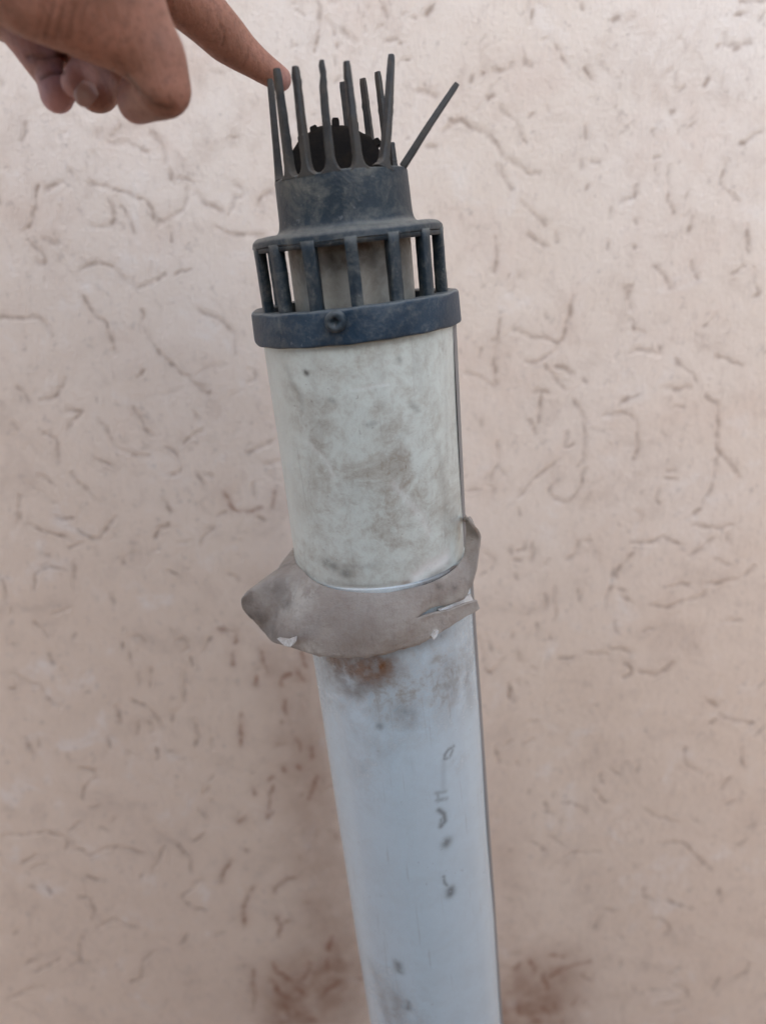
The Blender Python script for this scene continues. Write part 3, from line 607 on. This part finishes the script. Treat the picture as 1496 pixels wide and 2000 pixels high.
# prongs: path of (centre point, width, depth) rows
def prong(path, wbase, wtop, dep, label=None, notch=None, flare=True, jag=.00003, seed=0):
    rg = random.Random(seed); V = []; n = 22
    pts = [Vector(p) for p in path]
    L_ = [0]
    for a, b in zip(pts[:-1], pts[1:]): L_.append(L_[-1]+(b-a).length)
    T = L_[-1]
    def pos(s):
        for i in range(len(L_)-1):
            if s <= L_[i+1] or i == len(L_)-2:
                t = (s-L_[i])/(L_[i+1]-L_[i]); return pts[i].lerp(pts[i+1], t)
    side_prev = None
    for k in range(n+1):
        s = T*(k/n) if k < n else T
        p = pos(s); d = (pos(min(T, s+.0006))-pos(max(0, s-.0006))).normalized()
        rad = Vector((p.x, p.y, 0)).normalized() if (p.x*p.x+p.y*p.y) < .0009 else Vector((pts[0].x, pts[0].y, 0)).normalized()
        tan = Vector((0, 0, 1)).cross(rad).normalized()
        tan = (tan-d*tan.dot(d)).normalized(); rn = d.cross(tan).normalized()
        if rn.dot(rad) < 0: rn = -rn
        w = (wbase+(wtop-wbase)*(s/T))*.90; dp = dep*(1-.25*s/T)
        wl = wr = w/2
        if flare and s < .0042:
            e = .0022*(1-math.sqrt(max(0, 1-(1-s/.0042)**2))); wl += e; wr += e
        wl += rg.gauss(0, jag); wr += rg.gauss(0, jag)
        if rg.random() < .08: wr += rg.uniform(.0001, .0003)
        if rg.random() < .06: wl += rg.uniform(.0001, .0003)
        if notch and s > T*notch: wl -= .00045
        if k == n: wl *= .86; wr *= .86; dp *= .85
        e = min(.0005, w*.22)
        for (u, v) in [(-wl, -dp/2), (-wl, dp/2-e), (-wl+e, dp/2), (wr-e, dp/2), (wr, dp/2-e), (wr, -dp/2)]:
            V.append(p+tan*u+rn*v)
    Fc = []
    for k in range(n):
        for q in range(6):
            a = k*6+q; b = k*6+(q+1) % 6; Fc.append((a, b, b+6, a+6))
    Fc.append(tuple(range(5, -1, -1))); Fc.append(tuple(range(n*6, n*6+6)))
    o = mesh_obj('prong', V, Fc, RIBM, smooth=True); o.data.set_sharp_from_angle(angle=.6); parent_keep(o, cap)
    if label: o['label'] = label
    return o
RB, RT = .0192, .0182
def base_pt(az): return cyl(az, RB, zb-.0004)
def pc(px, py, r, back=False):
    a, z = on_cyl(px, py, r, back); return cyl(a, r, z)
def up_from(bx, tops, az=None, r=RT, back=False, **k):
    if az is None: az, _ = on_cyl(bx, 335, RB)
    path = [base_pt(az)]+[pc(x, y, rr, back) for x, y, rr in tops]
    return prong(path, **k)
up_from(562, [(540, 134, RT)], az=math.radians(-50), wbase=.0027, wtop=.0019, dep=.0026, seed=1)
up_from(600, [(588, 235, RB), (576, 130, RT)], wbase=.0028, wtop=.0021, dep=.0024, seed=2)
up_from(648, [(637, 235, RB), (627, 118, RT)], wbase=.0029, wtop=.0020, dep=.0024, notch=.80, seed=3)
up_from(702, [(690, 235, RB), (677, 120, RT)], wbase=.0029, wtop=.0020, dep=.0024, seed=4)
up_from(750, [(757, 255, RB), (765, 108, RB)], wbase=.0030, wtop=.0020, dep=.0024, label='prong bent towards the right', seed=5)
# far side and left edge
def back_prong(px, py, azd, r=RT, **k):
    az = math.radians(azd); t = pc(px, py, r, True); b = base_pt(az)
    return prong([b, t], **k)
back_prong(669, 160, 167, wbase=.0028, wtop=.0021, dep=.0022, seed=6)
back_prong(709, 153, 145, wbase=.0028, wtop=.0021, dep=.0022, seed=7)
back_prong(738, 140, 124, wbase=.0028, wtop=.0020, dep=.0022, seed=8)
a_, z_ = on_cyl(767, 300, RB, True)
prong([base_pt(math.radians(118)), cyl(math.radians(118), RB, zfront(767, 262, RB))], wbase=.0028, wtop=.0022, dep=.0022, label='short prong snapped off', seed=9)
b_ = base_pt(math.radians(-78)); t_ = at_y(528, 156, .002)
prong([b_, tuple(t_)], wbase=.0030, wtop=.0022, dep=.0024, seed=10)
# splayed prong on the right, snapped and leaning far outwards
bq = np.array(cyl(math.radians(74), RB+.0006, zb-.0006)); tq = at_y(893, 163, -.004)
m1 = at_y(787, 326, bq[1])
prong([tuple(m1), tuple(at_y(838, 245, bq[1])), tuple(tq)], wbase=.0019, wtop=.0010, dep=.0022, flare=False, label='prong snapped at its root and splayed far out to the right', seed=12)
for azd, h in ((192, .002), (216, .0026), (238, .0016)):    # broken stumps
    az = math.radians(azd); prong([cyl(az, RB, zb-.001), cyl(az, RB, zb+h)], wbase=.0028, wtop=.0024, dep=.0022, jag=.0001, label='broken prong stump', seed=int(azd))

# dark disc with broken stubs that has dropped into the crown
cz = at_y(655, 322, .000); upv = Vector(at_y(655, 240, .012))-Vector(cz)
disc = thing('fallen_disc', 'round black plastic disc with broken stubs, lodged upright inside the prongs', 'disc', tuple(cz))
rd = .0153
nrm = Vector((0.02, -1.0, .48)).normalized(); dx_ = Vector((0, 0, 1)).cross(nrm).normalized(); dy_ = nrm.cross(dx_).normalized()
cen = Vector(at_y(656, 333, .0045))
def dp_(u, v, h): return tuple(cen+dx_*(-u)+dy_*v+nrm*h)
V = []; Fc = []; nn = 72
for (r, h) in [(0, .0003), (rd*.6, .0002), (rd*.93, .0003), (rd, -.0002), (rd, -.0016), (0, -.0018)]:
    for k in range(nn):
        a = 2*math.pi*k/nn; rr = r*(1+.014*math.sin(a*5+1)+.012*math.sin(a*11)+.010*math.sin(a*23+2)); V.append(dp_(rr*math.cos(a), rr*math.sin(a), h))
for j in range(5):
    for k in range(nn): Fc.append((j*nn+k, j*nn+(k+1) % nn, (j+1)*nn+(k+1) % nn, (j+1)*nn+k))
o = mesh_obj('disc_plate', V, Fc, DARK); parent_keep(o, disc)
for ad, l in ((150, .0018), (118, .0020), (96, .0022), (70, .0012), (52, .0010), (28, .0009), (172, .0010)):
    a = math.radians(ad); V = []
    for (s, wd) in [(-.001, .0011), (l*.6, .0012), (l, .0008)]:
        for (u, h) in [(-wd, -.0016), (-wd, .0002), (wd, .0002), (wd, -.0016)]:
            rr = rd+s; V.append(dp_(rr*math.cos(a)-u*math.sin(a), rr*math.sin(a)+u*math.cos(a), h))
    Fc = [(q+4*j, (q+1) % 4+4*j, (q+1) % 4+4*(j+1), q+4*(j+1)) for j in range(2) for q in range(4)]+[(3, 2, 1, 0), (8, 9, 10, 11)]
    o = mesh_obj('stub', V, Fc, DARK, smooth=False); parent_keep(o, disc)

# ------------------------------------------------------------------ torn grey-brown flange round the joint
flange = thing('torn_flange', 'torn grey brown plastic flange wrapped round the middle of the white pipe', 'flange', (0, 0, zfront(750, 1200, R1)))
RC = R1+.0006
# columns: inner (px,py,r)  split (px,py,r)  outer (px,py,r)
def P3(t):
    px, py, r = t; a, z = on_cyl(px, py, r); return np.array([a, r, z])
cols = [((577, 1092, RC), None, (541, 1116, .0385)), ((578, 1096, RC), None, (501, 1138, .046)), ((581, 1102, RC), None, (477, 1161, .0520)),
        ((586, 1108, RC), None, (470, 1186, .0530)), ((592, 1115, RC), None, (487, 1216, .0500)), ((600, 1124, RC), None, (520, 1243, .0470)),
        ((612, 1134, RC), None, (562, 1262, .0435)), ((628, 1143, RC), None, (615, 1278, .0395)),
        ((655, 1151, RC), None, (650, 1284, .0375)), ((690, 1156, RC), None, (695, 1285, .0362)), ((725, 1158, RC), None, (740, 1280, .0352)),
        ((760, 1157, RC), None, (785, 1269, .0345)), ((795, 1152, RC), None, (820, 1257, .0340))]
nr = 18; A_ = []
rows_in = []
def column(c, f0=0., f1=1., n=nr, bulge=.0022):
    i, o = P3(c[0]), P3(c[2]); out = []
    for t in np.linspace(f0, f1, n):
        p = i*(1-t)+o*t
        p = p.copy(); p[1] += bulge*math.sin(math.pi*t)*(.6 if o[1] > .045 else 1)
        out.append(p)
    return out
grid = [column(c) for c in cols]
# densify columns by spline-like linear interpolation with smoothing
G_ = np.array(grid)                                    # (ncol, nr, 3)
def densify(G_, m):
    n = len(G_); t = np.linspace(0, n-1, (n-1)*m+1); out = []
    for x in t:
        i = min(int(x), n-2); f = x-i
        p0 = G_[max(i-1, 0)]; p1 = G_[i]; p2 = G_[i+1]; p3 = G_[min(i+2, n-1)]
        out.append(.5*((2*p1)+(-p0+p2)*f+(2*p0-5*p1+4*p2-p3)*f*f+(-p0+3*p1-3*p2+p3)*f**3))
    return np.array(out)
D = densify(G_, 8)
def toxyz(D): return np.stack([D[..., 1]*np.sin(D[..., 0]), -D[..., 1]*np.cos(D[..., 0]), D[..., 2]], -1)
last = D[-1]; ks = 8                                   # the tear starts at row ks
up_cols = [((845, 1137, RC), (850, 1187, R1+.0016)), ((880, 1117, RC), (885, 1178, .0340)), ((897, 1100, RC), (910, 1168, .0350)),
           ((905, 1085, RC), (921, 1130, .0362)), ((908, 1065, RC+.0003), (932, 1085, .0372)), ((910, 1040, RC+.0003), (938, 1050, .0380)), ((909, 1022, RC+.0003), (924, 1030, .0372)), ((909, 1008, RC+.0003), (914, 1016, .0355))]
U = [last[:ks+1]]
for a, b in up_cols:
    i, o = P3(a), P3(b); U.append(np.array([i*(1-t)+o*t+np.array([0, .0008*math.sin(math.pi*t), 0]) for t in np.linspace(0, 1, ks+1)]))
# past the silhouette the strip goes on round the back
e = U[-1].copy(); e[:, 0] += .25; e[:, 1] = np.linspace(RC-.0008, RC-.0003, ks+1); e[:, 2] -= .004; U.append(e); e = e.copy(); e[:, 0] += .5; e[:, 1] -= .0004; e[:, 2] -= .003; U.append(e)
U = densify(np.array(U), 6)
tg = [((852, 1198, .0345), (850, 1241, .0352)), ((880, 1191, .0352), (885, 1222, .0360)), ((908, 1181, .0366), (910, 1207, .0372)), ((932, 1174, .0385), (937, 1189, .0388))]
Tn = [last[ks:]]
for a, b in tg:
    i, o = P3(a), P3(b); Tn.append(np.array([i*(1-t)+o*t for t in np.linspace(0, 1, nr-ks)]))
Tn = densify(np.array(Tn), 6)
def sheet(name, D, th=.0011, chipf=None, ragged=0):
    nu, nv = D.shape[:2]; D = D.copy()
    rg = np.random.default_rng(5)
    D[:, -1, 2] += rg.normal(0, ragged, nu)
    X_ = toxyz(D)
    u = np.gradient(X_, axis=0); v = np.gradient(X_, axis=1); nn_ = np.cross(u, v); nn_ /= np.linalg.norm(nn_, axis=-1, keepdims=True)+1e-12
    if (nn_[nu//2, nv//2]*np.array([X_[nu//2, nv//2, 0], X_[nu//2, nv//2, 1], 0])).sum() < 0: nn_ = -nn_
    B_ = X_-nn_*th
    A = {'chip': np.zeros((nu, nv)), 'dark': np.zeros((nu, nv))}
    for kind, px, py, rx, amp in chipf or []:
        d = cdir(px, py); dd = X_-CAM; t = (dd@d)/(d@d); m_ = np.linalg.norm(dd-t[..., None]*d, axis=-1)
        s = rx*.00019; A[kind] = np.maximum(A[kind], amp*np.exp(-(m_/s)**2))
    Pq = np.concatenate([X_, B_[:, ::-1]], 1); Pq = np.concatenate([Pq, Pq[:, :1]], 1)
    At = {k: np.concatenate([v_, v_[:, ::-1]*.3, v_[:, :1]], 1) for k, v_ in A.items()}
    o = fast_grid(name, Pq, FLG, attrs=At)
    bm = bmesh.new(); bm.from_mesh(o.data); bmesh.ops.remove_doubles(bm, verts=bm.verts, dist=1e-7)
    bmesh.ops.holes_fill(bm, edges=[e for e in bm.edges if e.is_boundary], sides=0)
    bmesh.ops.recalc_face_normals(bm, faces=bm.faces); bm.to_mesh(o.data); bm.free()
    parent_keep(o, flange); return o
chips = [('chip', 585, 1165, 26, .85), ('chip', 560, 1185, 20, .6), ('chip', 600, 1150, 20, .6), ('chip', 578, 1190, 16, .8), ('chip', 556, 1135, 10, .6), ('chip', 610, 1275, 20, .8), ('chip', 622, 1266, 12, .5),
         ('dark', 495, 1215, 34, .7), ('dark', 540, 1150, 30, .45), ('dark', 560, 1180, 14, .5), ('dark', 480, 1180, 20, .5), ('dark', 530, 1240, 24, .6), ('chip', 690, 1284, 6, .3), ('chip', 840, 1245, 16, .7), ('chip', 851, 1238, 10, .9)]
back = D[0]; W_ = np.array([back+np.array([-1.6, 0, .006])*1.0, back+np.array([-1.1, .0, .004]), back+np.array([-.5, .0, .001]), back])
W_[0][:, 1] = np.linspace(RC, RC+.0015, nr); W_[1][:, 1] = np.linspace(RC, RC+.002, nr); W_[2][:, 1] = np.linspace(RC, .0345, nr)
D_all = np.concatenate([densify(W_, 6)[:-1], D], 0)
chips += [('chip', 872, 1122, 9, .8), ('dark', 857, 1146, 6, .8), ('dark', 887, 1148, 6, .6), ('chip', 905, 1170, 12, .5), ('chip', 850, 1187, 10, .6), ('chip', 880, 1178, 10, .6), ('chip', 936, 1188, 6, .5)]
def joined_sheet(name, parts, th, chipf):
    Vs, Fs, o0 = [], [], 0
    rg = np.random.default_rng(5)
    for Dp, rag in parts:
        Dp = Dp.copy(); nu, nv_ = Dp.shape[:2]
        jr = rg.normal(0, 1, nu); jr = np.convolve(jr, [.3, .4, .3], 'same'); jr[0] = 0
        if rag: Dp[:, -1, 2] += jr*rag; Dp[:, -2, 2] += jr*rag*.5
        Dp[:, 1:, 1] += .00035*np.sin(Dp[:, 1:, 0]*5+Dp[:, 1:, 2]*160)+.00018*np.sin(Dp[:, 1:, 0]*13-Dp[:, 1:, 2]*420+1)
        X_ = toxyz(Dp); Vs.append(X_.reshape(-1, 3)); ii = np.arange(nu*nv_).reshape(nu, nv_)+o0; o0 += nu*nv_
        Fs.append(np.stack([ii[:-1, :-1], ii[1:, :-1], ii[1:, 1:], ii[:-1, 1:]], -1).reshape(-1, 4))
    V = np.concatenate(Vs); Fq = np.concatenate(Fs)
    bm = bmesh.new(); bv = [bm.verts.new(v) for v in V]
    for f in Fq: bm.faces.new([bv[i] for i in f])
    bmesh.ops.remove_doubles(bm, verts=bm.verts, dist=.00006); bmesh.ops.recalc_face_normals(bm, faces=bm.faces)
    bm.faces.ensure_lookup_table(); s_ = sum((f.normal.x*f.calc_center_median().x+f.normal.y*f.calc_center_median().y) for f in bm.faces)
    if s_ < 0: bmesh.ops.reverse_faces(bm, faces=bm.faces)
    me = bpy.data.meshes.new(name); bm.to_mesh(me); bm.free()
    X_ = np.array([v.co[:] for v in me.vertices])
    A = {'chip': np.zeros(len(X_)), 'dark': np.zeros(len(X_))}
    for kind, px, py, rx, amp in chipf:
        d = cdir(px, py); dd = X_-CAM; t = (dd@d)/(d@d); m_ = np.linalg.norm(dd-t[..., None]*d, axis=-1)
        A[kind] = np.maximum(A[kind], amp*np.exp(-(m_/(rx*.00018))**2))
    for k, v in A.items():
        at = me.attributes.new(k, 'FLOAT', 'POINT'); at.data.foreach_set('value', v.astype(np.float32))
    me.polygons.foreach_set('use_smooth', [True]*len(me.polygons)); me.materials.append(FLG)
    o = bpy.data.objects.new(name, me); COL.objects.link(o); parent_keep(o, flange)
    md = o.modifiers.new('t', 'SOLIDIFY'); md.thickness = th; md.offset = -1
    md = o.modifiers.new('b', 'BEVEL'); md.width = .00012; md.segments = 1; md.limit_method = 'ANGLE'; md.angle_limit = 1.0
    return o
joined_sheet('torn_sheet', [(D_all, .00038), (U, .00030), (Tn, .00022)], .0009, chips)
# broken white plaster-like edge left showing where the flange has torn
WHT = m_blue('white_break', (.80, .80, .77), (.50, .45, .39), .50, .75, .7, 1.1, .3)
def shard(px_list, r, nm, th=.0012):
    bm = bmesh.new(); pf = [Vector(pc(x, y, r)) for x, y in px_list]; c = sum(pf, Vector())/len(pf)
    out = [bm.verts.new(p) for p in pf]; inn = [bm.verts.new(Vector((p.x*(1-th/r), p.y*(1-th/r), p.z))) for p in pf]
    bm.faces.new(out); bm.faces.new(inn[::-1])
    for k in range(len(out)): bm.faces.new((out[k], inn[k], inn[(k+1) % len(out)], out[(k+1) % len(out)]))
    bmesh.ops.recalc_face_normals(bm, faces=bm.faces)
    me = bpy.data.meshes.new(nm); bm.to_mesh(me); bm.free(); me.materials.append(WHT)
    o = bpy.data.objects.new(nm, me); COL.objects.link(o); parent_keep(o, flange); return o
shard([(541, 1247), (560, 1250), (575, 1245), (574, 1255), (568, 1263), (556, 1262)], .0462, 'white_chip')
shard([(858, 1192), (880, 1181), (903, 1172), (918, 1160), (924, 1172), (905, 1184), (880, 1193), (862, 1200)], .0332, 'white_chip')
shard([(843, 1243), (850, 1234), (857, 1232), (853, 1243), (847, 1250)], .0362, 'white_chip')

# ------------------------------------------------------------------ the hand
BX, BY = -.11, -.60
def ball(px, py, y, rpx, flat=1.):
    p = at_y(px, py, y); Zf = (p-CAM)@FWD; return (Vector(p), rpx*Zf/F, flat)
HV = []; HF = []
def hull(*balls):
    bm = bmesh.new(); fwv = Vector(FWD)
    for c, r, fl in balls:
        b2 = bmesh.new(); bmesh.ops.create_icosphere(b2, subdivisions=3, radius=r)
        for v in b2.verts:
            q = v.co-fwv*(v.co.dot(fwv)*(1-fl)); bm.verts.new(c+q)
        b2.free()
    bmesh.ops.convex_hull(bm, input=bm.verts, use_existing_faces=False)
    bmesh.ops.delete(bm, geom=[v for v in bm.verts if not v.link_faces], context='VERTS')
    bm.verts.index_update(); o0 = len(HV)
    HV.extend([v.co.copy() for v in bm.verts]); HF.extend([tuple(v.index+o0 for v in f.verts) for f in bm.faces]); bm.free()
def chain(*b):
    for p, q in zip(b[:-1], b[1:]): hull(p, q)
B = ball
# index finger, reaching right to the prongs
chain(B(250, -120, -.010, 66), B(334, -24, -.002, 55), B(402, 34, .005, 50), B(440, 73, .010, 45), B(470, 100, .0125, 36.5), B(498, 121, .0145, 30.5), B(522, 138, .0165, 27), B(547, 154, .0185, 23.5))
# thumb side: broad cone narrowing to the bent knuckle, then its tip folded back
chain(B(-260, -620, -.050, 330, .7), B(100, -110, -.050, 188, .55), B(200, 0, -.048, 121, .62), B(256, 61, -.047, 83, .75), B(300, 112, -.046, 64, .9), B(318, 172, -.045, 56))
chain(B(318, 174, -.045, 54), B(296, 190, -.041, 43), B(268, 202, -.036, 38))
hull(B(268, 202, -.036, 37), B(262, 176, -.032, 30))
# folded fingers seen beyond the thumb
chain(B(-60, -60, -.020, 100), B(40, 30, -.022, 58), B(66, 92, -.024, 39))
chain(B(66, 96, -.024, 37), B(92, 136, -.025, 33)); chain(B(103, 158, -.027, 30), B(112, 188, -.029, 32))
chain(B(92, 132, -.022, 30), B(103, 160, -.024, 29))
hull(B(198, 150, -.022, 36), B(190, 176, -.024, 42), B(215, 165, -.022, 30)); chain(B(198, 150, -.022, 38), B(160, 60, -.018, 60))
chain(B(151, 160, -.034, 31), B(164, 140, -.028, 30), B(190, 120, -.022, 36))
chain(B(240, 130, -.022, 34), B(200, 60, -.02, 60)); hull(B(60, 40, -.020, 50), B(200, 60, -.018, 70), B(150, 90, -.015, 50))
hull(B(-60, -60, -.020, 100), B(250, -120, -.012, 80), B(200, 30, -.018, 60), B(60, 30, -.02, 50))
me = bpy.data.meshes.new('hand_src'); me.from_pydata(HV, [], HF); tmp = bpy.data.objects.new('hand_src', me); COL.objects.link(tmp)
rm = tmp.modifiers.new('r', 'REMESH'); rm.mode = 'VOXEL'; rm.voxel_size = .00075
sm = tmp.modifiers.new('s', 'SMOOTH'); sm.factor = .5; sm.iterations = 9
dg = bpy.context.evaluated_depsgraph_get(); hm = bpy.data.meshes.new_from_object(tmp.evaluated_get(dg)); bpy.data.objects.remove(tmp)
hm.name = 'hand'; hm.polygons.foreach_set('use_smooth', [True]*len(hm.polygons)); hm.materials.clear(); hm.materials.append(SKIN)
nv = len(hm.vertices); VC = np.zeros(nv*3, dtype=np.float32); hm.vertices.foreach_get('co', VC); VC = VC.reshape(-1, 3)
NM = np.zeros(nv*3, dtype=np.float32); hm.vertices.foreach_get('normal', NM); NM = NM.reshape(-1, 3)
lit_pink = np.zeros(nv); crease = np.zeros(nv); disp = np.zeros(nv)
for px, py, y, rx, a in [(112, 192, -.029, 36, .85), (60, 100, -.024, 36, .5), (150, 165, -.034, 34, .5), (268, 215, -.036, 30, .25), (552, 165, .0185, 26, .35)]:
    c = at_y(px, py, y); lit_pink = np.maximum(lit_pink, a*np.exp(-(np.linalg.norm(VC-c, axis=1)/(rx*.00016))**2))
def crease_line(pts, y, wid, amp, dep):
    global crease, disp
    q = [at_y(px, py, y) for px, py in pts]
    rel = VC-CAM; zf = rel@FWD; pxx = 748+F*((rel@M[:, 0])/zf); pyy = 1000-F*((rel@M[:, 1])/zf)
    near = np.exp(-((VC[:, 1]-y)/.02)**2)
    for (a, b) in zip(pts[:-1], pts[1:]):
        dx, dy = b[0]-a[0], b[1]-a[1]; t = np.clip(((pxx-a[0])*dx+(pyy-a[1])*dy)/(dx*dx+dy*dy), 0, 1)
        d = np.hypot(pxx-a[0]-t*dx, pyy-a[1]-t*dy); g_ = np.exp(-(d/wid)**2)*near
        crease = np.maximum(crease, amp*g_); disp = np.maximum(disp, dep*g_)
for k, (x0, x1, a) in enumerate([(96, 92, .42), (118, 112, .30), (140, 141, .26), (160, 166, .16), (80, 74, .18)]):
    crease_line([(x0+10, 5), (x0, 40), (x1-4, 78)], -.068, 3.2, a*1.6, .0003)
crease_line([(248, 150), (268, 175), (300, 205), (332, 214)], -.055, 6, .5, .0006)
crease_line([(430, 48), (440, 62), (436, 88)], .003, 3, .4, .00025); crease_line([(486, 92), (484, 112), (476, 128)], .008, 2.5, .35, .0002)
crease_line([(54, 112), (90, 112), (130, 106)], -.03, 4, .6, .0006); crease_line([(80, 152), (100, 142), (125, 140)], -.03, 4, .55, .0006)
VC = VC-NM*disp[:, None]; hm.vertices.foreach_set('co', VC.astype(np.float32).ravel())
for k, v in (('lit_pink', lit_pink), ('crease', crease)):
    at = hm.attributes.new(k, 'FLOAT', 'POINT'); at.data.foreach_set('value', v.astype(np.float32))
hand = bpy.data.objects.new('hand', hm); COL.objects.link(hand); hand.data.update()
person = thing('person', 'brown hand with curled fingers, its index finger touching the prongs from the left', 'person', tuple(at_y(-260, -620, -.05)))
parent_keep(hand, person)
# the rest of the person, added out of view behind the camera to shade the wall
HV.clear(); HF.clear()
def sph(x, y, z, r): return (Vector((x, y, z)), r, 1.)
e0 = at_y(-260, -620, -.05)
for sx in (-1, 1):
    chain(sph(BX+sx*.10, BY, -.98, .05), sph(BX+sx*.10, BY, -.55, .06), sph(BX+sx*.10, BY, -.15, .09))
hull(sph(BX-.10, BY, -.12, .10), sph(BX+.10, BY, -.12, .10), sph(BX-.09, BY, .10, .10), sph(BX+.09, BY, .10, .10))
hull(sph(BX-.09, BY, .10, .10), sph(BX+.09, BY, .10, .10), sph(BX-.15, BY, .34, .09), sph(BX+.15, BY, .34, .09))
chain(sph(BX, BY, .36, .06), sph(BX, BY+.01, .47, .055)); chain(sph(BX, BY+.01, .55, .085), sph(BX, BY, .61, .09))
chain(sph(BX-.18, BY, .36, .065), sph(-.36, -.44, .26, .046), sph(e0[0]*1.05, e0[1]-.01, e0[2]+.01, .040))
chain(sph(BX+.18, BY, .36, .065), sph(BX+.26, BY+.08, .10, .048), sph(CAM[0]+.10, CAM[1]-.07, CAM[2]+.0, .034))
me = bpy.data.meshes.new('b_src'); me.from_pydata(HV, [], HF); tmp = bpy.data.objects.new('b_src', me); COL.objects.link(tmp)
rm = tmp.modifiers.new('r', 'REMESH'); rm.mode = 'VOXEL'; rm.voxel_size = .008
sm = tmp.modifiers.new('s', 'SMOOTH'); sm.factor = .5; sm.iterations = 6
dg = bpy.context.evaluated_depsgraph_get(); bmx = bpy.data.meshes.new_from_object(tmp.evaluated_get(dg)); bpy.data.objects.remove(tmp)
bmx.polygons.foreach_set('use_smooth', [True]*len(bmx.polygons)); bmx.materials.clear(); bmx.materials.append(m_plain('dark_cloth', (.05, .05, .06), .9))
body = bpy.data.objects.new('added_body', bmx); COL.objects.link(body); parent_keep(body, person)
# nail on the curled finger
def nail(px, py, y, rx, ry, rot, tilt):
    c = Vector(at_y(px, py, y)); V = []; Fc = []; n1, n2 = 9, 9
    f = -Vector(FWD); f = (f+Vector(tilt)).normalized(); u = Vector((0, 0, 1)).cross(f).normalized(); v = f.cross(u)
    u, v = u*math.cos(rot)+v*math.sin(rot), v*math.cos(rot)-u*math.sin(rot)
    for i in range(n1):
        for j in range(n2):
            s, t = -1+2*i/(n1-1), -1+2*j/(n2-1)
            k = (1-.35*abs(s)**3*abs(t)**2); V.append(c+u*(s*rx*k)+v*(t*ry*(1-.25*s*s if t > 0 else 1-.1*s*s))-f*(.0012*s*s+.0004*t*t))
    Fc = [(i*n2+j, (i+1)*n2+j, (i+1)*n2+j+1, i*n2+j+1) for i in range(n1-1) for j in range(n2-1)]
    o = mesh_obj('fingernail', V, Fc, NAIL); md = o.modifiers.new('t', 'SOLIDIFY'); md.thickness = .0006; parent_keep(o, person); return o
NAIL = m_plain('nail', (.50, .32, .27), .3)
nail(170, 181, -.0380, .0034, .0024, .75, (.55, 0, -.35))
